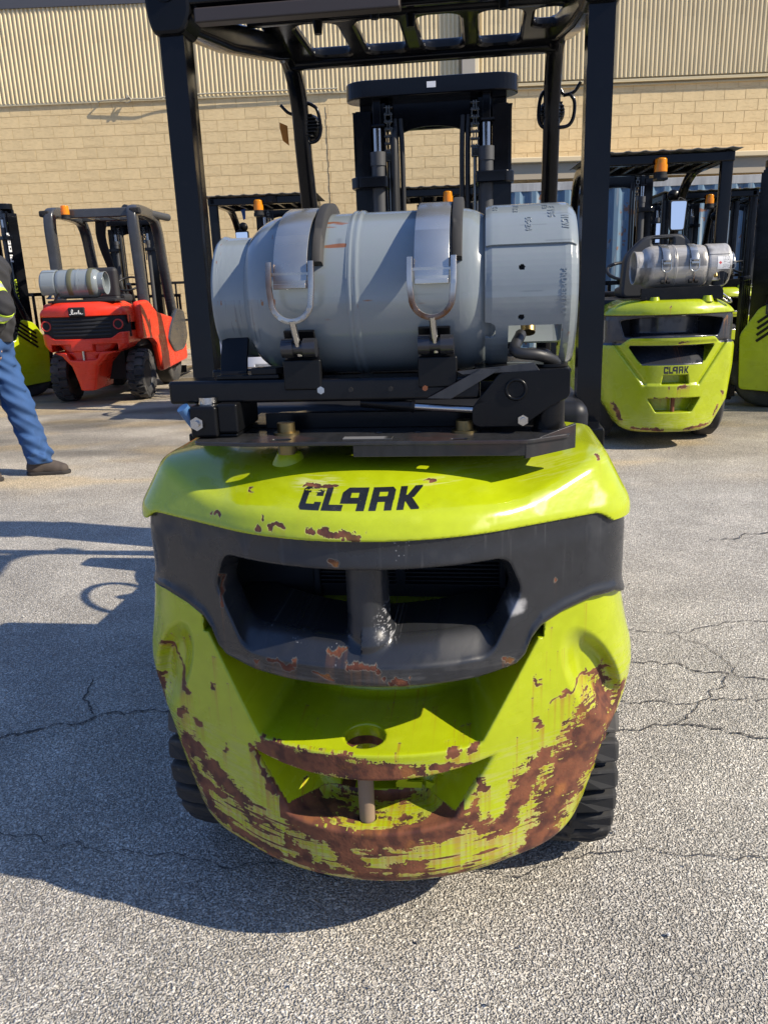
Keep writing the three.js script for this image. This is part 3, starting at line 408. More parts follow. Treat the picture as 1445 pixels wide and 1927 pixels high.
function gasCylinder(name, label, m, o = {}) {   // along x, centred on its axis; the valve collar is at +x
  const t = thing(name, label, 'gas cylinder', [0, 0, 0], 0, o.group), R = 0.145;
  const P = [[0, -0.238]]; for (let i = 0; i <= 10; i++) { const a = i / 10 * Math.PI / 2; P.push([0.06 + (R - 0.06) * Math.sin(a), -0.15 - 0.086 * Math.cos(a)]); }
  P.push([R, -0.029], [R + 0.0035, -0.025], [R + 0.0035, -0.020], [R + 0.001, -0.018], [R + 0.0038, -0.014], [R + 0.0035, -0.008], [R, -0.004], [R, 0.165]);
  for (let i = 0; i <= 10; i++) { const a = i / 10 * Math.PI / 2; P.push([0.05 + (R - 0.05) * Math.cos(a), 0.165 + 0.082 * Math.sin(a)]); } P.push([0, 0.248]);
  obj('vessel', [ax2(P)], m, t, true);
  obj('foot_ring', [ax2([[0.104, -0.19], [0.110, -0.205], [0.111, -0.262], [0.1145, -0.273], [0.113, -0.278], [0.107, -0.276], [0.105, -0.262], [0.104, -0.20]])], m, t, true);
  // collar: a rolled sheet with a lapped seam and a square opening facing down and back
  const c0 = 0.208, c1 = 0.363, RC = (x, a) => 0.1395 + 0.003 * ss(c0, c0 + 0.012, x) - 0.010 * Math.pow(ss(c1 - 0.022, c1, x), 2);
  const hole = o.hole || ((x, a) => x > 0.247 && x < 0.337 && a > 1.98 && a < 2.75 || Math.hypot(x - 0.269, (a - 1.3) * R) < 0.0052 || Math.hypot(x - 0.269, (a - 1.88) * R) < 0.0052 || (x < 0.226 && Math.hypot(x - 0.212, (a - 2.05) * R) < 0.016));
  obj('collar', [shell(RC, c0, c1, -2.4, 3.3, hole, 0.0045, 114, 420), shell((x, a) => RC(x, a) + 0.0045, c0 + 0.001, c1 - 0.004, -0.6, 1.03, o.hole ? hole : () => false, 0.004, 24, 60)], m, t);
  const valve = obj('valve', [rod([0.24, 0, 0], [0.275, 0, 0], 0.028, 0.024, 20), rod([0.27, -0.01, 0.01], [0.30, -0.01, 0.01], 0.019, 0.019, 6), rod([0.285, -0.01, 0.01], [0.285, -0.075, 0.05], 0.015, 0.013, 14), rod([0.25, 0.02, -0.02], [0.28, 0.05, -0.05], 0.016, 0.016, 12)], M.brass, t);
  for (const a of [1.3, 1.88]) obj('vent_hole', [rod([0.269, Math.cos(a) * 0.132, Math.sin(a) * 0.132], [0.269, Math.cos(a) * 0.134, Math.sin(a) * 0.134], 0.009)], M.dark, t);
  obj('handwheel', [rod([0.30, -0.01, 0.01], [0.318, -0.01, 0.01], 0.032, 0.03, 12)], M.dark, valve);
  return t;
}

// ---------------------------------------------------------------- the near forklift
const near = thing('near_forklift', 'rust-scarred lime forklift with black guard, filling the middle of the yard', 'forklift', [-0.05, 0, -1.22], -7.5, 'lime forklifts parked in the yard');
{
  const F = near, kb = M.black, kg = M.blackGloss;
  const cw = obj('counterweight', sdf(lowerBody, [-0.54, 0.15, -0.54], [0.54, 0.87, 0.03], 0.0042, cwUV), paint.lower, F);
  obj('top_cover', sdf(topCap, [-0.52, 0.83, -0.54], [0.52, 0.98, 0.03], 0.0045, capUV), paint.cap, cw);
  obj('grille_band', sdf(grilleBand, [-0.51, 0.56, -0.54], [0.51, 0.88, 0.04], 0.004, cwUV), paint.band, cw);
  obj('tow_pin', [rod([-0.008, 0.20, -0.05], [-0.008, 0.41, -0.05], 0.0145, 0.0145, 24), rod([-0.008, 0.405, -0.055], [-0.008, 0.414, -0.055], 0.02, 0.018, 24)], mat(1, 1, 1, 0.75, { map: tex(128, 256, (u, v) => { const n = fbm(u * 6, v * 14, 4); return [0.17 + 0.12 * n, 0.12 + 0.08 * n, 0.08 + 0.05 * n]; }, true) }), cw);
  const em = text('25', 0.075, 0.006); obj('raised_figures', [em.clone().translate(0.035, 0.318, -0.1215)], M.lime, cw);
  // inside the grille opening
  const fins = []; for (let i = 0; i < 17; i++) fins.push(box(0.05, 0.235, 0.665 + i * 0.0085, 0.6675 + i * 0.0085, -0.30, -0.285, 0)); for (let i = 0; i < 17; i++) fins.push(box(-0.12, 0.03, 0.665 + i * 0.0085, 0.6675 + i * 0.0085, -0.30, -0.285, 0));
  obj('radiator', [box(-0.3, 0.3, 0.62, 0.84, -0.36, -0.30), box(-0.135, -0.12, 0.63, 0.83, -0.31, -0.28), box(0.235, 0.25, 0.63, 0.83, -0.31, -0.28), ...fins], M.charcoal, F);
  for (const s of [-1]) obj('cover_boss', [lathe([[0.034, -0.03], [0.032, 0.0], [0.022, 0.018], [0.021, 0.022], [0, 0.022]], 32).translate(s * 0.158 + 0.012, 0.936, -0.20)], M.lime, F);
  // body under and ahead of the counterweight
  obj('chassis', [box(-0.36, 0.36, 0.22, 0.55, -1.9, -0.45), box(-0.46, 0.46, 0.55, 0.93, -1.15, -0.53), box(-0.2, 0.2, 0.16, 0.36, -0.62, -0.4)], kb, F);
  obj('engine_hood', [box(-0.43, 0.43, 0.90, 0.985, -1.25, -0.545, 0.03)], M.charcoal, F);
  for (const s of [-1, 1]) obj('side_panel', [prism(roundPoly([[-0.55, 0.62], [-0.55, 0.80], [-1.2, 0.80], [-1.25, 0.62], [-1.9, 0.62], [-1.95, 0.44], [-0.95, 0.44], [-0.85, 0.6]].map(p => [-p[0], p[1]]), 0.03), 0.03).rotateY(Math.PI / 2).translate(s > 0 ? 0.465 : -0.495, 0, 0)], M.lime, F);
  obj('floor_plate', [box(-0.5, 0.5, 0.42, 0.46, -1.95, -1.1)], kb, F);
  obj('dashboard', [box(-0.46, 0.46, 0.46, 0.98, -2.02, -1.9, 0.03)], kb, F);
  obj('seat', [box(-0.24, 0.24, 0.985, 1.07, -1.15, -0.72, 0.04), box(-0.24, 0.24, 1.05, 1.36, -0.79, -0.68, 0.05)], M.seat, F);
  const sw = obj('steering_wheel', [new THREE.TorusGeometry(0.16, 0.014, 10, 40).rotateX(-1.1).translate(0, 1.02, -1.5)], M.hose, F); obj('steering_column', [rod([0, 0.8, -1.75], [0, 1.02, -1.5], 0.022)], M.hose, sw);
  for (const s of [-1, 1]) { makeTyre(F, s * 0.38 + 0.006, 0.285, -0.50, 0.292, 0.165, 30); makeTyre(F, s * 0.46, 0.335, -1.98, 0.34, 0.2, 0); }
  // overhead guard
  const lobe = (a, b, h, n = 7) => Array.from({ length: n }, (_, i) => { const t = Math.PI * (1 - i / (n - 1)); return [(a + b) / 2 + (b - a) / 2 * Math.cos(t), 0.034 + h * Math.sin(t)]; });
  const prof = [[-0.026, -0.042], [-0.026, 0.03], ...lobe(-0.026, -0.001, 0.014), [0, 0.027], [0.003, 0.027], ...lobe(0.003, 0.014, 0.009), [0.026, 0.016], [0.026, -0.042]].map(q => [-q[0], q[1]]);
  for (const s of [-1, 1]) {
    const x = s * 0.4385 - 0.003;
    const rp = obj('rear_post', [sweep(prof.map(p => [p[0] * s, p[1]]), [[x, 0.86, -0.66], [x, 1.3, -0.66], [x, 1.78, -0.66]], [1, 0, 0])], kg, F);
    obj('roof_side_rail', [sweep(rectProf(0.058, 0.07, 0.018), [[x, 1.80, -0.62], [x, 1.85, -1.0], [x, 1.945, -1.5], [x - s * 0.002, 1.985, -1.66], [x - s * 0.004, 1.975, -1.74]], [1, 0, 0])], kg, F);
    obj('front_leg', [sweep(rectProf(0.056, 0.06, 0.02), [[x - s * 0.004, 1.99, -1.64], [x - s * 0.004, 1.95, -1.76], [x - s * 0.004, 1.86, -1.835], [x - s * 0.002, 1.7, -1.88], [x, 1.4, -1.97], [x, 1.0, -2.08], [x, 0.5, -2.2]], [1, 0, 0], 40)], kg, F);
    obj('corner_cap', [prism(roundPoly([[-0.045, 0.0], [-0.052, 0.09], [0.052, 0.11], [0.05, 0.0], [0.03, -0.035], [-0.035, -0.035]], 0.015), 0.085, 0.008).translate(x, 1.79, -0.69), rod([x, 1.838, -0.61], [x, 1.838, -0.602], 0.026, 0.024, 28)], kb, F);
    obj('corner_bolt', [rod([x, 1.838, -0.604], [x, 1.838, -0.597], 0.021, 0.019, 28), box(x - 0.012, x + 0.012, 1.8365, 1.8395, -0.598, -0.5945, 0), box(x - 0.0015, x + 0.0015, 1.826, 1.85, -0.598, -0.5945, 0)], kb, F);
  }
  const roof = obj('roof', [sweep(rectProf(0.05, 0.075, 0.012), [[-0.40, 1.83, -0.645], [0.40, 1.83, -0.645]], [0, 1, 0])], kg, F);
  // pressed front plate with six rounded openings, in the plane of the roof
  const holes2 = [-0.282, -0.104, 0.074, 0.252].map(x => rrect(x - 0.062, x + 0.062, 0.035, 0.37, 0.045)); holes2.push(rrect(-0.425, -0.375, 0.19, 0.36, 0.02), rrect(0.35, 0.425, 0.19, 0.36, 0.03));
  const plate = prism([[-0.44, 0], [0.44, 0], [0.44, 0.42], [-0.44, 0.42]], 0.03, 0.01, holes2); plate.rotateX(Math.PI / 2); plate.rotateX(-0.02);      // y becomes depth (towards the front)
  obj('front_plate', [plate.translate(0, 1.985, -1.735), sweep(rectProf(0.06, 0.05, 0.016), [[-0.43, 1.965, -1.735], [0.43, 1.965, -1.735]], [0, 1, 0])], kg, roof);
  obj('rain_cover', [box(-0.40, 0.40, -0.008, 0.008, -0.40, 0.40, 0.004).rotateX(0.139).translate(0, 1.945, -1.03)], kb, roof);
  obj('rear_cover', [box(-0.385, 0.04, 1.772, 1.80, -0.64, -0.605, 0.004)], mat(0.035, 0.026, 0.021, 0.5), roof);
  for (const z of [-1.16, -1.02, -0.88, -0.76]) obj('crossbar', [sweep(rectProf(0.055, 0.03, 0.008), [[-0.42, 1.868 + 0.14 * (-0.66 - z), z], [0.42, 1.868 + 0.14 * (-0.66 - z), z]], [0, 1, 0])], kg, roof);
  for (const [x, z] of [[-0.22, -1.1], [0.02, -1.1], [-0.05, -0.92], [0.25, -0.92]]) obj('bolt', [rod([x, 1.845 + 0.14 * (-0.66 - z) - 0.04, z], [x, 1.845 + 0.14 * (-0.66 - z) - 0.01, z], 0.011, 0.014, 6)], kb, roof);
  // work lamps on the front legs, each inside a guard loop
  for (const s of [-1, 1]) {
    const x = s > 0 ? 0.47 : -0.452;
    const lamp = obj('work_lamp', [lathe([[0, 0], [0.025, 0.0], [0.040, 0.014], [0.045, 0.035], [0.045, 0.05], [0, 0.05]], 28).rotateX(-Math.PI / 2).translate(x - s * 0.035, 1.785, -1.86), ...[-3, -2, -1, 0, 1, 2, 3].map(i => { const w = Math.sqrt(Math.max(0.0001, 0.039 * 0.039 - i * i * 0.00012)); return box(x - s * 0.035 - w, x - s * 0.035 + w, 1.783 + i * 0.011, 1.787 + i * 0.011, -1.868, -1.838, 0.001).rotateZ(0); })], kb, F);
    obj('guard_loop', [tube(s < 0 ? [[x - 0.055, 1.855, -1.85], [x - 0.03, 1.83, -1.85], [x, 1.82, -1.86]] : [[x + 0.055, 1.865, -1.84], [x + 0.035, 1.838, -1.85], [x, 1.83, -1.86]], 0.0055, 12, 8), tube([[x - s * 0.0, 1.835, -1.86], [x + s * -0.02, 1.86, -1.86], [x - s * 0.065, 1.845, -1.86], [x - s * 0.076, 1.825, -1.86], [x - s * 0.079, 1.755, -1.86], [x - s * 0.064, 1.735, -1.86], [x - s * 0.02, 1.728, -1.86]], 0.006, 40, 8), ...(s > 0 ? [tube([[x + 0.02, 1.835, -1.85], [x + 0.036, 1.81, -1.85], [x + 0.033, 1.755, -1.85], [x + 0.018, 1.735, -1.85], [x - 0.02, 1.73, -1.85]], 0.006, 30, 8)] : [])], kg, lamp);
    obj('lens', [lathe([[0, 0], [0.04, 0], [0.036, 0.012], [0, 0.016]], 24).rotateX(-Math.PI / 2).translate(x - s * 0.035, 1.785, -1.912)], M.glass, lamp);
  }
  obj('paper_tag', [prism([[0, 0], [0.028, -0.01], [0.03, -0.075], [0.008, -0.06], [0.0, -0.02]], 0.0012, 0.0003).rotateY(0.5).translate(-0.515, 1.80, -1.85)], mat(0.55, 0.2, 0.03, 0.8), F);
  addMast(F, -2.28, 1.985);
  obj('sticker', [box(-0.012, 0.022, 1.945, 1.966, -2.1645, -2.1632, 0.0004)], mat(1, 1, 1, 0.6, { map: tex(64, 64, (u, v) => { const k = fbm(u * 5 + 3, v * 5, 4) > 0.55 ? 0.05 : 0.75; return [k, k, k]; }, true) }), F);

  // bracket under the gas cylinder
  const wornPlate = mat(1, 1, 1, 0.5, { roughnessMap: roughWear, map: tex(512, 512, (u, v) => { const n = fbm(u * 9, v * 9, 5), r = ss(0.66, 0.76, fbm(u * 7 + 4, v * 7, 5)) * 0.16, f = fbm(u * 90, v * 20, 2); return [mix(0.016 + 0.03 * n * f, 0.16, r * 0.8), mix(0.017 + 0.028 * n * f, 0.055, r * 0.8), mix(0.019 + 0.026 * n * f, 0.03, r * 0.8)]; }, true) });
  const base = obj('bracket_base', [prism(roundPoly([[-0.30, 0.135], [-0.2, 0.118], [0.275, 0.118], [0.352, 0.17], [0.352, 0.46], [-0.22, 0.46], [-0.31, 0.25]], 0.012), 0.007, 0.0015, [rrect(-0.163, -0.128, 0.135, 0.155, 0.008), rrect(0.15, 0.178, 0.127, 0.142, 0.006), circ(0.02, 0.2, 0.007), circ(0.09, 0.2, 0.007)]).rotateX(-Math.PI / 2).translate(0.0, 0.982, 0)], wornPlate, F);
  obj('front_lip', [prism([[-0.02, 0], [0.27, 0], [0.27, -0.022], [-0.02, -0.022]], 0.006, 0.001).translate(0.005, 0.983, -0.13), prism([[0, 0], [0.105, 0.02], [0.105, -0.022], [0, -0.028]], 0.006, 0.001).rotateY(0.6).translate(0.272, 0.984, -0.128)], wornPlate, base);
  obj('stiffener', [box(-0.2, 0.34, 0.989, 1.018, -0.262, -0.254, 0.001), box(-0.25, 0.34, 0.99, 0.996, -0.40, -0.262, 0.001)], kb, base);
  obj('plate_label', [box(-0.035, 0.05, 0.9895, 0.9902, -0.16, -0.138, 0)], mat(1, 1, 1, 0.4, { map: tex(128, 32, (u, v) => { const e = u < 0.04 || u > 0.96 || v < 0.1 || v > 0.9 || (u > 0.85 && fl(u * 90) % 2); const k = e ? 0.16 : 0.02; return [k, k, k]; }, true) }), base);
  for (const [x, z] of [[-0.148, -0.2], [0.172, -0.2]]) { const b = obj('bolt', [rod([x, 0.989, z], [x, 0.993, z], 0.023, 0.023, 28), rod([x, 0.993, z], [x, 1.010, z], 0.017, 0.017, 6)], M.brass, base); }
  obj('bolt', [rod([-0.146, 0.955, -0.19], [-0.146, 0.982, -0.19], 0.0165, 0.0165, 16)], M.brass, base); obj('bolt', [rod([-0.15, 0.99, -0.36], [-0.15, 1.003, -0.36], 0.02, 0.02, 6)], M.steel, base);
  // latch block with its blue handle
  const blk = obj('latch_block', [box(-0.312, -0.262, 0.991, 1.047, -0.2, -0.158, 0.006), box(-0.264, -0.226, 0.997, 1.05, -0.30, -0.165, 0.005), box(-0.312, -0.23, 0.990, 0.996, -0.31, -0.17, 0.002)], kb, base);
  obj('latch_bolt', [rod([-0.296, 1.018, -0.159], [-0.296, 1.018, -0.148], 0.0125, 0.0125, 6), rod([-0.296, 1.018, -0.150], [-0.296, 1.018, -0.142], 0.006, 0.006, 14)], M.steel, blk);
  obj('latch_handle', [rod([-0.325, 1.045, -0.165], [-0.308, 1.005, -0.185], 0.011, 0.0105, 18)], M.blueHandle, blk); obj('post_stub', [rod([-0.285, 1.04, -0.19], [-0.285, 1.06, -0.19], 0.018, 0.018, 18)], M.steel, blk);
  // swing arm with cradles
  const arm = obj('swing_arm', [box(-0.358, 0.20, 1.047, 1.088, -0.255, -0.19, 0.006), box(-0.35, 0.30, 1.05, 1.085, -0.46, -0.41, 0.006), box(-0.30, -0.25, 1.05, 1.08, -0.42, -0.24, 0.004), box(0.1, 0.16, 1.05, 1.08, -0.42, -0.24, 0.004)], kg, F);
  for (const [x, m, r] of [[-0.078, M.steel, 0.007], [-0.025, M.dark, 0.0045], [0.045, M.dark, 0.0045], [0.105, M.rust, 0.005]]) obj('bolt', [rod([x, 1.068, -0.1905], [x, 1.068, -0.1865], r, r, 6)], m, arm);
  const gus = obj('pivot_plate', [prism(roundPoly([[0.186, 1.006], [0.186, 1.034], [0.232, 1.092], [0.35, 1.098], [0.35, 1.050], [0.318, 1.034], [0.272, 1.000], [0.196, 1.0]], 0.008), 0.008, 0.0015, [circ(0.206, 1.050, 0.0068)]).translate(0, 0, -0.188), box(0.19, 0.352, 1.09, 1.097, -0.42, -0.186, 0.002)], kb, arm);
  obj('pivot_ring', [new THREE.TorusGeometry(0.0165, 0.003, 10, 32).translate(0.26, 1.064, -0.179), rod([0.26, 1.064, -0.19], [0.26, 1.064, -0.181], 0.016, 0.015, 24)], kb, gus);
  obj('bolt', [rod([0.272, 1.012, -0.181], [0.272, 1.012, -0.173], 0.0095, 0.0095, 6), rod([0.272, 1.012, -0.175], [0.272, 1.012, -0.168], 0.005, 0.005, 12)], M.steel, gus);
  obj('guide_plate', [prism([[0.11, 1.052], [0.20, 1.10], [0.235, 1.10], [0.15, 1.05]], 0.006, 0.001).translate(0, 0, -0.182), prism([[0.16, 1.096], [0.29, 1.108], [0.30, 1.094], [0.17, 1.09]], 0.006, 0.001).translate(-0.0, 0, -0.19)], wornPlate, arm);
  obj('gas_strut', [rod([-0.01, 1.043, -0.21], [0.082, 1.036, -0.195], 0.0095, 0.0095, 20), rod([0.08, 1.036, -0.195], [0.086, 1.0355, -0.195], 0.0108, 0.0108, 20)], kb, arm); obj('strut_rod', [rod([0.082, 1.036, -0.195], [0.2, 1.028, -0.19], 0.0065, 0.0065, 16)], M.steel, arm);
  obj('pivot_column', [rod([0.318, 0.986, -0.21], [0.318, 1.09, -0.21], 0.0265, 0.0265, 36), rod([0.318, 0.986, -0.21], [0.318, 0.993, -0.21], 0.034, 0.028, 36), rod([0.318, 1.098, -0.23], [0.318, 1.103, -0.23], 0.032, 0.032, 28), rod([0.318, 1.103, -0.23], [0.318, 1.115, -0.23], 0.011, 0.011, 6)], kb, base);
  for (const x of [-0.116, 0.121]) {
    const cr = obj('cradle', [box(x - 0.028, x + 0.04, 1.068, 1.122, -0.205, -0.188, 0.004), box(x - 0.03, x + 0.04, 1.07, 1.078, -0.48, -0.2, 0.002), sweep(rectProf(0.055, 0.006, 0.002), Array.from({ length: 17 }, (_, i) => { const a = Math.PI * (0.62 + 0.9 * i / 16); return [x, 1.225 + 0.1505 * Math.cos(a), -0.35 + 0.1505 * Math.sin(a)]; }), [1, 0, 0])], kb, arm);
    obj('rubber_strip', [sweep(rectProf(0.018, 0.022, 0.004), Array.from({ length: 33 }, (_, i) => { const a = -2.1 + 3.3 * i / 32; return [x + 0.040, 1.225 + (0.152 + 0.004 * Math.exp(-Math.pow((a + 0.25) * 4, 2))) * Math.cos(a), -0.35 + (0.152 + 0.004 * Math.exp(-Math.pow((a + 0.25) * 4, 2))) * Math.sin(a)]; }), [1, 0, 0])], M.rubber, cr);
    const st = obj('steel_strap', [sweep(rectProf(0.058, 0.0035, 0.001), Array.from({ length: 40 }, (_, i) => { const a = -1.9 + 3.37 * i / 39, k = 0.1545 + 0.028 * ss(0.2, 1.3, a) + 0.004 * ss(0.2, -0.4, a); return [x, 1.225 + k * Math.cos(a), -0.35 + k * Math.sin(a)]; }), [1, 0, 0]), sweep(rectProf(0.056, 0.02, 0.002), [[x, 1.2545, -0.1740], [x, 1.2485, -0.1740], [x, 1.2425, -0.1735]], [1, 0, 0])], M.zinc, cr);
    obj('strap_hook', [box(x - 0.028, x + 0.028, 1.241, 1.25, -0.186, -0.160, 0.002)], M.zinc, st);
    // U-shaped buckle with its threaded stem
    const U = [[x - 0.036, 1.285, -0.1720], [x - 0.036, 1.245, -0.1640], [x - 0.034, 1.223, -0.1640]]; for (let i = 1; i < 12; i++) { const a = Math.PI + Math.PI * i / 12; U.push([x + 0.034 * Math.cos(a), 1.222 + 0.034 * Math.sin(a), -0.1640]); } U.push([x + 0.034, 1.223, -0.1640], [x + 0.036, 1.245, -0.1640], [x + 0.036, 1.285, -0.1720]);
    const bk = obj('buckle', [sweep(rectProf(0.0055, 0.010, 0.002), U, [0, 0, 1], 90), box(x - 0.039, x + 0.039, 1.262, 1.268, -0.178, -0.170, 0.001)], M.zinc, cr); obj('buckle_stem', [rod([x, 1.19, -0.1640], [x + 0.004, 1.13, -0.19], 0.0062, 0.0062, 16)], M.steel, bk);
    obj('hook_barrel', [rod([x - 0.026, 1.142, -0.189], [x - 0.006, 1.142, -0.189], 0.0165, 0.0165, 28), rod([x + 0.012, 1.142, -0.189], [x + 0.034, 1.142, -0.189], 0.0165, 0.0165, 28), rod([x - 0.008, 1.142, -0.189], [x + 0.014, 1.142, -0.189], 0.012, 0.012, 24), sweep(rectProf(0.062, 0.004, 0.001), [[x + 0.004, 1.14, -0.205], [x + 0.004, 1.11, -0.212], [x + 0.004, 1.085, -0.225]], [1, 0, 0])], mat(0.05, 0.05, 0.055, 0.22, { metalness: 0.6 }), cr);
  }
  obj('end_stop', [sweep(rectProf(0.05, 0.008, 0.002), [[-0.248, 1.16, -0.268], [-0.248, 1.12, -0.245], [-0.248, 1.10, -0.24], [-0.248, 1.092, -0.235]], [1, 0, 0]), box(-0.27, -0.155, 1.088, 1.096, -0.27, -0.2, 0.002), prism([[0, 0], [0.045, 0], [0.07, 0.02], [0.03, 0.03]], 0.012, 0.002).rotateX(-Math.PI / 2).translate(-0.205, 1.096, -0.2)], kb, arm); obj('bolt', [rod([-0.195, 1.096, -0.225], [-0.195, 1.106, -0.225], 0.009, 0.009, 6)], kb, arm);
  obj('gas_hose', [tube([[0.27, 1.15, -0.26], [0.26, 1.125, -0.2], [0.3, 1.118, -0.2], [0.33, 1.1, -0.24], [0.31, 1.05, -0.33], [0.2, 1.0, -0.45]], 0.010, 50, 10)], M.hose, arm);
}

const tankGrey = (() => {
  const map = tex(1024, 512, (u, v) => { const n = fbm(u * 8, v * 16, 5), f = fbm(u * 90, v * 140, 2), k = 0.92 + 0.16 * n; let r = ss(0.76, 0.8, fbm(u * 60 + 3, v * 90, 3)) * ss(0.62, 0.7, fbm(u * 6 + 1, v * 8 + 4, 3)); const s = ss(0.74, 0.78, fbm(u * 12, v * 240, 2)) * ss(0.6, 0.7, fbm(u * 9, v * 9 + 9, 3)) * 0.5; return [mix(0.192 * k, 0.2, r) * (1 - s * 0.5), mix(0.218 * k, 0.08, r) * (1 - s * 0.5), mix(0.224 * k, 0.03, r) * (1 - s * 0.5)]; }, true);
  return mat(1, 1, 1, 0.2, { map, clearcoat: 0.45, clearcoatRoughness: 0.08, bumpMap: tex(512, 256, (u, v) => fbm(u * 40, v * 60, 3)), bumpScale: 0.0003 });
})();
const tank = gasCylinder('gas_cylinder', 'large glossy grey gas cylinder strapped across the back of the near forklift', tankGrey, { group: 'gas cylinders lying on forklifts' });
tank.position.copy(near.localToWorld(V(0, 0, 0))); near.updateMatrixWorld(true); tank.position.copy(near.localToWorld(V(0, 1.225, -0.35))); tank.rotation.y = near.rotation.y;
{
  // stamped lettering on the collar, read along the curve
  const stamp = (s, size, a, x) => { const g = text(s, size, 0.0016), p = g.attributes.position; for (let i = 0; i < p.count; i++) { const t = a + p.getX(i) / 0.147, r = 0.1465 + p.getZ(i); p.setXYZ(i, x - 0.006 + p.getY(i), Math.cos(t) * r, Math.sin(t) * r); } g.computeVertexNormals(); return g; };
  obj('stamped_mark', [stamp('06-24', 0.010, 0.62, 0.282), stamp('NCW', 0.011, 0.6, 0.342), stamp('E V96', 0.012, 0.36, 0.320), stamp('TC-3', 0.008, 0.28, 0.228), stamp('W 18.2', 0.009, 0.24, 0.262), stamp('E 60', 0.008, 0.30, 0.312)], tankGrey, tank);
  const low = s => s.map(g => g.translate(0, 0, 0)); obj('stamped_mark', [(() => { const g = text('PROPERTY OF', 0.009, 0.0014), p = g.attributes.position; for (let i = 0; i < p.count; i++) { const t = 1.32 + p.getX(i) / 0.144, r = 0.1423 + p.getZ(i); p.setXYZ(i, 0.334 + p.getY(i), Math.cos(t) * r, Math.sin(t) * r); } g.computeVertexNormals(); return g; })()], tankGrey, tank);
}

